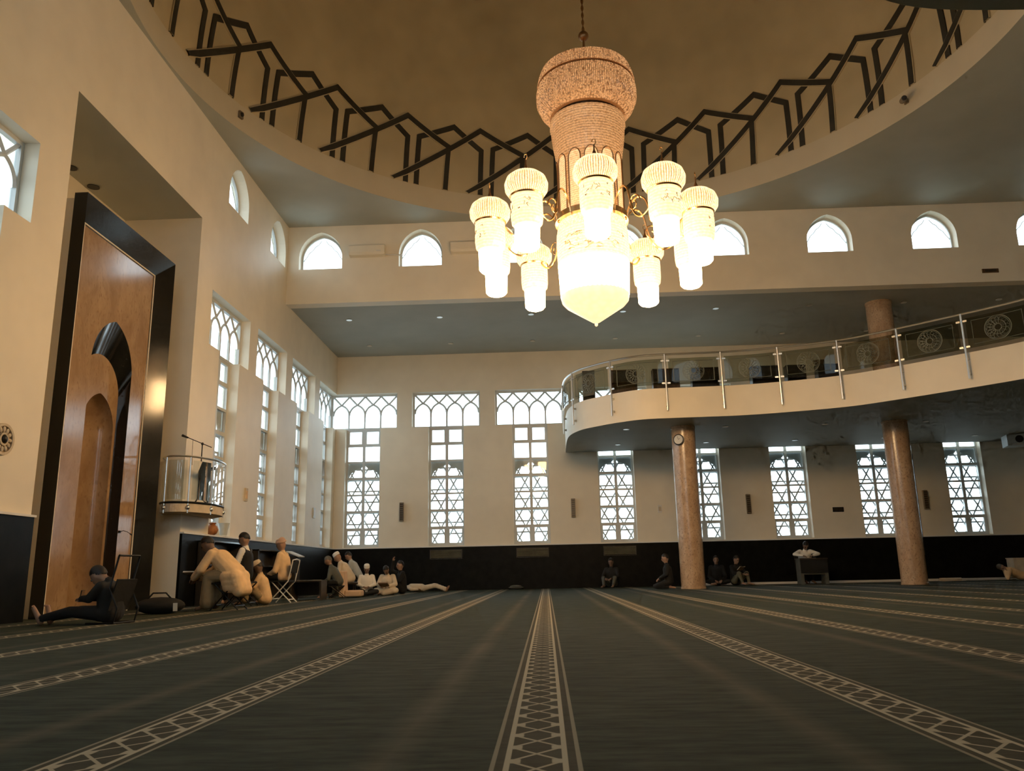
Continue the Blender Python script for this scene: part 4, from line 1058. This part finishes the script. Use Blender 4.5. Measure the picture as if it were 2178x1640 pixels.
    b.build('eyes', MT['eye_dark'], o)
    if hair:
        b = MB(); b.ball(hc - fd * 0.012 + upv * 0.012, (0.106, 0.086, 0.124), 28, 22, rot=R3)
        keep = []
        for f in b.f:
            c_ = sum((Vector(b.v[i]) for i in f), Vector()) / len(f) - hc
            if c_.dot(upv) > 0.045 - 0.9 * max(0, -c_.dot(fd)) and not (c_.dot(fd) > 0.055 and c_.dot(upv) < 0.075): keep.append(f)
        b.f = keep; b.m = [0] * len(keep)
        # thickness
        n0 = len(b.v); b.v += [tuple(hc + (Vector(v) - hc) * 0.90) for v in b.v]; b.f += [tuple(i + n0 for i in f)[::-1] for f in keep]; b.m = [0] * len(b.f)
        b.build('hair', MT[hair], o, True)
    if beard:
        b = MB(); b.ball(hc + fd * 0.045 - upv * 0.082, (0.055, 0.055, 0.05), 12, 8, rot=R3); b.build('beard', MT[beard], o, True)
    if cap:
        kind, cm = cap
        if kind == 'kufi':
            b = MB(); b.lathe([(0.098, 0.0), (0.098, 0.055), (0.085, 0.085), (0.03, 0.10)], 20)
            b.v = [tuple(hc + upv * 0.045 - fd * 0.012 + R3 @ Vector((x, y * 0.86, z))) for x, y, z in b.v]; b.build('cap', MT[cm], o, True)
        elif kind == 'turban':
            b = MB()
            for k in range(4):
                pts_ = [hc + upv * (0.045 + 0.022 * k + 0.014 * sin(2 * t + k)) - fd * 0.01 + R3 @ Vector(((0.098 - 0.008 * k) * cos(t), (0.082 - 0.007 * k) * sin(t), 0)) for t in [2 * pi * i / 20 for i in range(21)]]
                b.tube(pts_, 0.022, 8, cap=False)
            b.ball(hc + upv * 0.085, (0.085, 0.07, 0.05), 14, 8, rot=R3)
            b.build('turban', MT[cm], o, True)
    return o

def J_base(): return dict(sh={}, el={}, wr={}, hip={}, kn={}, an={}, to={})
def torso(J, pel, lean, headn=0.25, yaw=0.0, roll=0.0):
    d_ = Vector((sin(lean), sin(roll), cos(lean))).normalized()
    J['pel'] = pel; J['che'] = pel + d_ * 0.33; J['nek'] = pel + d_ * 0.50
    hdv = Vector((sin(lean * 0.7 + headn * 0.4), 0, cos(lean * 0.7 + headn * 0.4)))
    J['hed'] = J['nek'] + hdv * 0.135
    J['face'] = Vector((cos(headn) * cos(yaw), cos(headn) * sin(yaw), -sin(headn)))
    for s_ in (-1, 1): J['sh'][s_] = pel + d_ * 0.43 + Vector((0, 0.175 * s_, 0))
    return d_
def sit_chair(lean=0.2, headn=0.35, seat=0.43, knee=0.42, hands=None, elbow=None, feet=0.0, spread=0.11, yaw=0.0):
    J = J_base(); torso(J, V(0, 0, seat + 0.12), lean, headn, yaw)
    for s_ in (-1, 1):
        J['hip'][s_] = V(0.04, 0.09 * s_, seat + 0.10); J['kn'][s_] = V(knee, spread * s_, seat + 0.08); J['an'][s_] = V(knee + feet, spread * s_, 0.075); J['to'][s_] = V(knee + feet + 0.15, (spread + 0.02) * s_, 0.035)
        hx = hands or V(0.36, 0.10, seat + 0.22); J['wr'][s_] = V(hx.x, hx.y * s_, hx.z)
        J['el'][s_] = (J['sh'][s_] + J['wr'][s_]) / 2 + (Vector((elbow.x, elbow.y * s_, elbow.z)) if elbow else V(-0.06, 0.09 * s_, -0.12))
    return J
def sit_cross(lean=0.15, headn=0.3, hands=None, elbow=None, yaw=0.0):
    J = J_base(); torso(J, V(0, 0, 0.125), lean, headn, yaw)
    for s_ in (-1, 1):
        J['hip'][s_] = V(0.06, 0.10 * s_, 0.12); J['kn'][s_] = V(0.30, 0.31 * s_, 0.13); J['an'][s_] = V(0.33 if s_ > 0 else 0.27, -0.09 * s_, 0.055); J['to'][s_] = V(0.34 if s_ > 0 else 0.28, -0.21 * s_, 0.045)
        hx = hands or V(0.30, 0.09, 0.28); J['wr'][s_] = V(hx.x, hx.y * s_, hx.z)
        J['el'][s_] = (J['sh'][s_] + J['wr'][s_]) / 2 + (Vector((elbow.x, elbow.y * s_, elbow.z)) if elbow else V(-0.05, 0.11 * s_, -0.09))
    return J
def sit_knees(lean=0.1, headn=0.3, kz=0.40, kx=0.34, spread=0.16, yaw=0.0, hands=None):
    J = J_base(); torso(J, V(0, 0, 0.125), lean, headn, yaw)
    for s_ in (-1, 1):
        J['hip'][s_] = V(0.05, 0.10 * s_, 0.13); J['kn'][s_] = V(kx, spread * s_, kz); J['an'][s_] = V(kx + 0.10, spread * s_ * 0.8, 0.06); J['to'][s_] = V(kx + 0.25, spread * s_ * 0.9, 0.035)
        hx = hands or V(kx + 0.05, 0.10, kz - 0.02); J['wr'][s_] = V(hx.x, hx.y * s_, hx.z); J['el'][s_] = (J['sh'][s_] + J['wr'][s_]) / 2 + V(-0.03, 0.10 * s_, -0.08)
    return J
def sit_heels(lean=0.1, headn=0.3, hands=None):
    J = J_base(); torso(J, V(0, 0, 0.22), lean, headn)
    for s_ in (-1, 1):
        J['hip'][s_] = V(0.04, 0.09 * s_, 0.19); J['kn'][s_] = V(0.40, 0.12 * s_, 0.085); J['an'][s_] = V(0.0, 0.09 * s_, 0.06); J['to'][s_] = V(-0.14, 0.09 * s_, 0.04)
        hx = hands or V(0.28, 0.11, 0.25); J['wr'][s_] = V(hx.x, hx.y * s_, hx.z); J['el'][s_] = (J['sh'][s_] + J['wr'][s_]) / 2 + V(-0.07, 0.08 * s_, -0.06)
    return J
def lie_side(bend=0.5):
    """lying, head towards -x, legs towards +x, propped a little"""
    J = J_base(); J['pel'] = V(0, 0, 0.135); J['che'] = V(-0.33, 0.0, 0.15); J['nek'] = V(-0.48, 0.0, 0.17); J['hed'] = V(-0.60, 0.0, 0.16); J['face'] = V(0.25, -0.6, 0.6)
    for s_ in (-1, 1):
        J['sh'][s_] = V(-0.42, 0.15 * s_, 0.16); J['el'][s_] = V(-0.30, 0.28 * s_ - 0.05, 0.10); J['wr'][s_] = V(-0.10, 0.20 * s_ - 0.06, 0.10)
        J['hip'][s_] = V(0.07, 0.09 * s_, 0.12); J['kn'][s_] = V(0.46, 0.10 * s_, 0.10 + bend * 0.3); J['an'][s_] = V(0.84, 0.09 * s_, 0.06); J['to'][s_] = V(0.90, 0.10 * s_, 0.16)
    return J

# folding chairs
def folding_chair(loc, rz, frame, pad, label, back=True):
    o = empty('folding_chair' if back else 'folding_stool', loc, rz, label, 'chair' if back else 'stool')
    b = MB(); b.box(-0.19, -0.20, 0.415, 0.21, 0.20, 0.445); b.build('seat', MT[pad], o)
    if back: b = MB(); b.obox((-0.235, 0, 0.70), (0.012, 0, 0.002), (0, 0.19, 0), (-0.02, 0, 0.11)); b.build('backrest', MT[pad], o)
    for s_ in (-1, 1):
        b = MB(); b.tube([*([(-0.27, 0.21 * s_, 0.84)] if back else []), (-0.19, 0.21 * s_, 0.43), (0.20, 0.21 * s_, 0.012)], 0.012, 8); b.build('leg', MT[frame], o, True)
        b = MB(); b.tube([(0.16, 0.175 * s_, 0.42), (-0.25, 0.175 * s_, 0.012)], 0.012, 8); b.build('leg', MT[frame], o, True)
    if back: b = MB(); b.tube([(-0.27, -0.21, 0.84), (-0.28, 0, 0.86), (-0.27, 0.21, 0.84)], 0.012, 8); b.build('top_rail', MT[frame], o, True)
    b = MB(); b.tube([(0.13, -0.21, 0.09), (0.13, 0.21, 0.09)], 0.010, 8); b.build('cross_bar', MT[frame], o, True)
    b = MB(); b.tube([(-0.2, -0.175, 0.07), (-0.2, 0.175, 0.07)], 0.010, 8); b.build('cross_bar', MT[frame], o, True)
    return o

# 1 man in black on the floor by the prayer niche
J = J_base(); torso(J, V(0, 0, 0.13), -0.12, 0.75)
J['che'] = V(0.01, 0, 0.37); J['nek'] = V(0.07, 0, 0.50); J['hed'] = V(0.20, 0, 0.555); J['face'] = V(0.75, -0.1, -0.66)
for s_ in (-1, 1): J['sh'][s_] = V(0.04, 0.175 * s_, 0.44)
for s_ in (-1, 1):
    J['hip'][s_] = V(0.06, 0.10 * s_, 0.125); J['kn'][s_] = V(0.48, 0.10 * s_, 0.15); J['an'][s_] = V(0.90, 0.09 * s_, 0.07); J['to'][s_] = V(0.965, 0.12 * s_, 0.20)
    J['wr'][s_] = V(0.36, 0.07 * s_, 0.30); J['el'][s_] = V(0.14, 0.23 * s_, 0.30)
person('man in black sitting on the carpet with legs stretched before the prayer niche', (-5.28, 9.95, 0), radians(172), J, 'cloth_black', hair='hair', skin='skin', voxel=0.011)
ph = empty('phone', (-5.68, 9.99, 0.33), 0, 'small dark phone in the hands of the man in black', 'phone')
b = MB(); b.obox((0, 0, 0), (0.012, 0, 0.07), (0, 0.036, 0), (0.006, 0, -0.001)); b.build('case', MT['black_plastic'], ph)
b = MB(); b.obox((0.0075, 0, 0.001), (0.011, 0, 0.065), (0, 0.033, 0), (0.0008, 0, 0)); b.build('screen', MT['book_brown'], ph)
fc = empty('floor_chair', (-5.36, 9.97, 0), radians(172), 'black metal framed floor chair behind the man in black', 'chair')
b = MB()
for s_ in (-1, 1): b.tube([(0.10, 0.20 * s_, 0.015), (-0.26, 0.20 * s_, 0.015), (-0.30, 0.20 * s_, 0.18), (-0.18, 0.20 * s_, 0.42), (-0.27, 0.20 * s_, 0.80)], 0.012, 8)
b.tube([(-0.27, -0.20, 0.80), (-0.27, 0.20, 0.80)], 0.012, 8); b.tube([(-0.26, -0.20, 0.015), (-0.26, 0.20, 0.015)], 0.012, 8); b.build('frame', MT['black_metal'], fc, True)
b = MB(); b.obox((-0.215, 0, 0.34), (0.008, 0, 0.003), (0, 0.19, 0), (-0.05, 0, 0.18)); b.build('back_sling', MT['cloth_black'], fc)
# 2 black bag on the floor
bg = empty('bag', (-5.9, 12.55, 0), 0.3, 'black soft bag lying on the carpet beside the prayer niche', 'bag')
b = MB(); b.ball((0, 0, 0.12), (0.36, 0.22, 0.13), 20, 10); b.v = [(x, y, max(z, 0.002)) for x, y, z in b.v]; b.build('body', MT['cloth_black'], bg, True)
b = MB(); b.tube([(-0.18, -0.05, 0.22), (-0.1, -0.08, 0.31), (0.08, -0.08, 0.31), (0.16, -0.05, 0.22)], 0.014, 6); b.build('handle', MT['cloth_black'], bg, True)
b = MB(); b.obox((0.24, -0.20, 0.10), (0.03, 0.006, 0.0), (0, 0.004, 0), (0, -0.02, 0.06)); b.build('tag', MT['paper'], bg)
# 3 man in tan robe leaning forward on a black chair
cA = radians(176)
folding_chair((-5.20, 13.45, 0), cA, 'black_metal', 'cloth_black', 'black folding stool under the leaning man in the tan robe', False)
J = sit_chair(0.80, 0.65, 0.43, 0.36, V(0.60, 0.10, 0.50), V(-0.02, 0.10, -0.06), 0.0, 0.12)
J['drape'] = [(V(-0.06 - 0.09 * t, -0.13, 0.50 - 0.22 * t), V(-0.06 - 0.09 * t, 0.13, 0.50 - 0.22 * t), 0.115 - 0.02 * t) for t in (0, 0.3, 0.6, 0.9)] + [(V(0.06 - 0.05 * t, 0.15 * q, 0.50 - 0.22 * t), V(-0.08 - 0.05 * t, 0.14 * q, 0.50 - 0.22 * t), 0.10 - 0.02 * t) for t in (0, 0.35, 0.7) for q in (-1, 1)]
J['drape_mat'] = 0
person('man in a long tan robe leaning far forward beside the prayer niche', (-5.12, 13.45, 0), cA, J, 'cloth_tan', 'cloth_tan_dark', 'skin_dark', 'hair', robe=1.0, voxel=0.013, scale=1.06)  # darker tan on the lower robe paints its shade into the cloth
bo = empty('open_book', (-5.83, 13.49, 0.60), cA, 'open book in the hands of the leaning man in tan', 'book')
b = MB()
for s_ in (-1, 1): b.obox((0.0, 0.075 * s_, 0.012), (0.10, 0, 0), (0, 0.072, 0.016 * s_), (0, -0.002 * s_, 0.008))
b.build('pages', MT['paper'], bo)
b = MB()
for s_ in (-1, 1): b.obox((0.0, 0.078 * s_, -0.002), (0.106, 0, 0), (0, 0.078, 0.018 * s_), (0, -0.0006 * s_, 0.003))
b.build('cover', MT['book_brown'], bo)
# 4 man with dark vest and white sleeves
folding_chair((-5.62, 15.2, 0), radians(180), 'black_metal', 'cloth_black', 'black folding stool under the man in the dark vest', False)
person('man in a black vest with white sleeves sitting on a chair', (-5.58, 15.2, 0), radians(180), sit_chair(0.05, 0.45, 0.45, 0.40, V(0.30, 0.10, 0.66), V(-0.05, 0.10, -0.10)), 'cloth_white', 'cloth_black', 'skin', 'hair', sleeve='cloth_white', vest='cloth_black', voxel=0.015)
# 5 boy in tan on the floor
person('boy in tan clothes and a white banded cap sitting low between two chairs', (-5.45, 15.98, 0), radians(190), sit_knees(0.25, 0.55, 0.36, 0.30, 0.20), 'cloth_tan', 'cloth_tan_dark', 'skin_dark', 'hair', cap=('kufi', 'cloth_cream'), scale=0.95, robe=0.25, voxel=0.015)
# 6 man in turban on a white folding chair
folding_chair((-5.36, 16.7, 0), radians(178), 'white_plastic', 'cloth_black', 'folding chair with white legs under the man in the turban')
person('man in tan shirt and pinkish turban sitting on the white legged chair', (-5.32, 16.7, 0), radians(178), sit_chair(0.14, 0.35, 0.46, 0.42, V(0.34, 0.09, 0.58)), 'cloth_tan', 'cloth_black', 'skin', None, cap=('turban', 'cloth_pink'), voxel=0.015, scale=0.95, robe=0.3)
# tall dark lectern with pale slanted top behind him
lc = empty('lectern', (-6.45, 20.95, 0), 0, 'dark lectern with a pale slanted top by the left wall', 'lectern')
b = MB(); b.box(-0.05, -0.2, 0.03, 0.10, 0.2, 1.02); b.build('body', MT['dark_wood'], lc)
b = MB(); b.obox((0.03, 0, 1.08), (0.17, 0, -0.07), (0, 0.24, 0), (0.006, 0, 0.012)); b.build('reading_top', MT['lattice_metal'], lc)
b = MB(); b.box(-0.14, -0.24, 0, 0.20, 0.24, 0.03); b.build('base', MT['dark_wood'], lc)
# low black desk with papers
dk = empty('low_desk', (-5.35, 18.55, 0), 0, 'low black desk with loose papers between the chairs', 'desk')
b = MB(); b.box(-0.35, -0.25, 0.40, 0.35, 0.25, 0.43); b.build('top', MT['dark_wood'], dk)
for x in (-0.33, 0.33): b = MB(); b.box(x - 0.015, -0.24, 0, x + 0.015, 0.24, 0.40); b.build('side_panel', MT['dark_wood'], dk)
b = MB(); b.box(-0.31, 0.2, 0.1, 0.31, 0.22, 0.39); b.build('back_panel', MT['dark_wood'], dk)
for i, (x, y, a, lb) in enumerate(((-0.15, -0.05, 0.2, 'white sheet of paper on the left of the low black desk'), (0.08, 0.02, -0.3, 'white sheet of paper in the middle of the low black desk'), (0.2, -0.1, 0.5, 'white sheet of paper on the right of the low black desk'))):
    q = MB(); q.prism([(-0.10, -0.07), (0.10, -0.07), (0.10, 0.07), (0.02, 0.075), (-0.10, 0.07)], lambda u, v, d: (u, v, d + 0.02 * max(0, u) ** 1), 0.0005, 0.003)
    p_ = q.build('paper_sheet', MT['paper']); p_.location = (-5.35 + x, 18.55 + y, 0.431); p_.rotation_euler = (0, 0, a); tag(p_, lb, 'paper', 'papers on the low desk')
# 7 grey haired man in dark clothes
fst = folding_chair((-5.0, 19.7, 0), radians(185), 'black_metal', 'cloth_black', 'low black folding stool under the grey haired man', False); fst.scale = (0.8, 0.8, 0.66)
person('grey haired man in dark grey clothes leaning forward over the low desk', (-4.96, 19.7, 0), radians(185), sit_chair(0.50, 0.5, 0.33, 0.38, V(0.42, 0.10, 0.44)), 'cloth_grey', 'cloth_black', 'skin', 'hair_grey', voxel=0.016, scale=0.86)
# 8 man in white cap and olive robe
person('man in a white cap and olive robe bowing forward on a low seat', (-4.95, 20.75, 0), radians(182), sit_chair(0.55, 0.6, 0.36, 0.34, V(0.36, 0.10, 0.44)), 'cloth_cream', 'cloth_olive', 'skin', None, cap=('kufi', 'cloth_white'), robe=0.8, voxel=0.016, scale=0.95)
st = empty('stool', (-4.92, 20.75, 0), 0, 'low dark stool under the man in the olive robe', 'stool')
b = MB(); b.lathe([(0.17, 0.30), (0.18, 0.32), (0.18, 0.35), (0.16, 0.36)], 20); b.build('seat', MT['dark_wood'], st)
for k in range(4):
    a = pi / 4 + k * pi / 2; b = MB(); b.tube([(0.11 * cos(a), 0.11 * sin(a), 0.31), (0.16 * cos(a), 0.16 * sin(a), 0.0)], 0.014, 6); b.build('leg', MT['dark_wood'], st)
# peach floor seat
fs_ = empty('legless_chair', (-4.78, 20.1, 0), 0, 'peach coloured legless floor chair in front of the bowing man', 'chair')
b = MB(); b.box(-0.10, -0.2, 0.02, 0.30, 0.2, 0.17); q = b.build('cushion', MT['cloth_peach'], fs_); md = q.modifiers.new('bevel', 'BEVEL'); md.width = 0.04; md.segments = 3
b = MB(); b.obox((-0.18, 0, 0.32), (0.075, 0, 0), (0, 0.2, 0), (-0.02, 0, 0.31)); q = b.build('backrest', MT['cloth_peach'], fs_); md = q.modifiers.new('bevel', 'BEVEL'); md.width = 0.03; md.segments = 3
# 9 man behind in pale blue
folding_chair((-5.0, 21.75, 0), radians(180), 'black_metal', 'cloth_black', 'black folding stool under the man in pale blue', False)
person('man in a pale blue shirt sitting behind the bowing man', (-4.96, 21.75, 0), radians(180), sit_chair(0.50, 0.5, 0.45, 0.40), 'cloth_blue', 'cloth_black', 'skin', 'hair', voxel=0.017, scale=0.9)
# 10, 11 two men on the floor
person('person in a white shirt and white cap sitting cross legged on the carpet', (-4.62, 21.2, 0), radians(-80), sit_cross(0.10, 0.45, V(0.28, 0.09, 0.27)), 'cloth_white', 'cloth_black', 'skin_dark', None, cap=('kufi', 'cloth_white'), voxel=0.016, scale=0.88)
person('man in a cream robe sitting cross legged and holding a brown book', (-4.16, 21.9, 0), radians(-100), sit_cross(0.42, 0.85, V(0.36, 0.13, 0.26)), 'cloth_cream', 'cloth_cream', 'skin_dark', 'hair', robe=0.6, voxel=0.016, scale=0.92)
bo = empty('brown_book', (-4.23, 21.49, 0.27), radians(-100), 'brown book held by the man in the cream robe', 'book')
b = MB(); b.obox((0, 0, 0), (0.09, 0, 0.05), (0, 0.13, 0), (-0.006, 0, 0.012)); b.build('cover', MT['book_brown'], bo)
b = MB(); b.obox((-0.004, 0, 0.008), (0.085, 0, 0.047), (0, 0.124, 0), (-0.005, 0, 0.010)); b.build('pages', MT['paper'], bo)
# 12 dark person with a raised hand
J = sit_knees(0.1, 0.1, 0.34, 0.32); J['wr'][-1] = V(0.20, -0.20, 0.88); J['el'][-1] = V(0.22, -0.24, 0.62); J['hand'] = {-1: V(-0.05, 0.05, 1), 1: None}
person('person in dark clothes with one hand raised beside the man in cream', (-4.0, 22.9, 0), radians(-150), J, 'cloth_black', 'cloth_black', 'skin', 'hair', voxel=0.017)
# 13 sleeping person
person('person in pale olive clothes lying on the carpet near the far wall', (-3.75, 24.8, 0), radians(0), lie_side(0.35), 'cloth_cream', 'cloth_cream', 'skin', 'hair', voxel=0.017, bare=True, scale=0.9, robe=0.3)
# small folded cloth at the wall
fd_ = empty('folded_cloth', (-0.98, 26.25, 0), 0, 'small folded pale cloth on the carpet against the far wall', 'cloth')
for k in range(2):
    b = MB(); b.ball((0, 0, 0.05 + 0.035 * k), (0.24 - 0.05 * k, 0.13, 0.05), 16, 8); b.build('fold', MT['cloth_grey'], fd_, True)
# 14 seated by the far wall
person('person in dark top and grey trousers sitting against the far wall', (2.02, 25.95, 0), radians(-110), sit_knees(0.05, 0.3, 0.30, 0.34, 0.18), 'cloth_black', 'cloth_grey', 'skin_dark', 'hair', voxel=0.018)
# 15 by the clock column
person('person in black sitting on the heels at the foot of the clock column', (3.25, 22.35, 0), radians(178), sit_heels(0.10, 0.25, V(0.26, 0.10, 0.30)), 'cloth_black', 'cloth_black', 'skin', 'hair', voxel=0.015, scale=0.93)
# 16, 17 two by the wall
person('person in dark clothes sitting cross legged just right of the clock column', (5.22, 25.8, 0), radians(-95), sit_cross(0.05, 0.15, V(0.34, 0.10, 0.16)), 'cloth_black', 'cloth_black', 'skin', 'hair', voxel=0.018)
person('person in dark clothes with knees drawn up against the far wall, reading', (5.78, 25.8, 0), radians(-60), sit_knees(0.12, 0.45, 0.36, 0.34), 'cloth_black', 'cloth_olive', 'skin', 'hair', voxel=0.018)
bo = empty('small_book', (5.90, 25.47, 0.50), radians(-60), 'small open book held by the person with knees drawn up', 'book')
b = MB()
for s_ in (-1, 1): b.obox((0, 0.05 * s_, 0), (0.07, 0, 0.05), (0, 0.05, 0.008 * s_), (-0.003, 0, 0.005))
b.build('pages', MT['paper'], bo)
b = MB()
for s_ in (-1, 1): b.obox((0.004, 0.052 * s_, -0.007), (0.073, 0, 0.052), (0, 0.052, 0.008 * s_), (-0.001, 0, 0.002))
b.build('cover', MT['book_brown'], bo)
# 18 man at the desk
ds = empty('writing_desk', (7.98, 25.35, 0), 0, 'black writing desk on pale legs in front of the far wall', 'desk')
b = MB(); b.box(-0.42, -0.25, 0.72, 0.42, 0.25, 0.76); b.build('top', MT['dark_wood'], ds)
b = MB(); b.box(-0.40, -0.24, 0.33, 0.40, -0.22, 0.72); b.build('front_panel', MT['cloth_black'], ds)
for x in (-0.36, 0.36): b = MB(); b.box(x - 0.05, -0.2, 0, x + 0.05, 0.2, 0.72); b.build('leg', MT['cloth_grey'], ds)
b = MB(); b.box(-0.31, -0.19, 0.28, 0.31, -0.16, 0.33); b.build('rail', MT['cloth_grey'], ds)
dch = folding_chair((7.95, 25.95, 0), radians(-90), 'black_metal', 'cloth_black', 'dark chair behind the writing desk at the far wall')
person('man in a white shirt bending over the black writing desk', (7.95, 25.95, 0), radians(-90), sit_chair(0.45, 0.85, 0.46, 0.34, V(0.42, 0.16, 0.84), V(0.0, 0.20, -0.02)), 'cloth_white', 'cloth_black', 'skin_dark', 'hair', voxel=0.016)
pp = MB(); pp.prism([(-0.14, -0.10), (0.14, -0.10), (0.14, 0.10), (0.0, 0.105), (-0.14, 0.10)], mpZ, 0.0005, 0.006); p_ = pp.build('writing_paper', MT['paper']); p_.location = (7.98, 25.42, 0.76); tag(p_, 'white papers on the writing desk under the bending man', 'paper')
# mat and reclining person on the far right
mt_ = empty('rolled_mat', (12.26, 25.85, 0), 0.02, 'thin rolled pale mat on the carpet right of the right column', 'mat')
b = MB(); b.tube([(-0.32, 0, 0.05), (0.32, 0, 0.05)], 0.05, 12); b.build('roll', MT['cloth_cream'], mt_, True)
b = MB(); b.box(-0.32, -0.28, 0.002, 0.32, 0.0, 0.012); b.build('flap', MT['cloth_cream'], mt_)
J = lie_side(0.2); J['che'] = V(-0.30, 0, 0.26); J['nek'] = V(-0.43, 0, 0.34); J['hed'] = V(-0.54, 0, 0.38); J['face'] = V(0.3, -0.9, -0.1)
for s_ in (-1, 1): J['sh'][s_] = V(-0.38, 0.15 * s_, 0.31)
J['el'][-1] = V(-0.55, -0.28, 0.06); J['wr'][-1] = V(-0.52, -0.14, 0.26)
person('person in tan clothes reclining on one elbow at the right edge', (14.15, 25.45, 0), 0.0, J, 'cloth_tan', 'cloth_tan', 'skin', 'hair_grey', voxel=0.018)
bx = empty('grey_cabinet', (14.75, 26.2, 0), 0, 'pale grey open cabinet behind the reclining person', 'cabinet')
b = MB(); b.box(-0.45, -0.2, 0, -0.12, 0.2, 0.62); b.box(-0.12, -0.2, 0.42, 0.6, 0.2, 0.62); b.box(0.5, -0.2, 0, 0.6, 0.2, 0.42); b.box(-0.12, 0.15, 0, 0.5, 0.2, 0.42); b.build('body', MT['cloth_cream'], bx)
b = MB(); b.box(-0.47, -0.22, 0.62, 0.62, 0.21, 0.65); b.build('top', MT['cloth_cream'], bx)
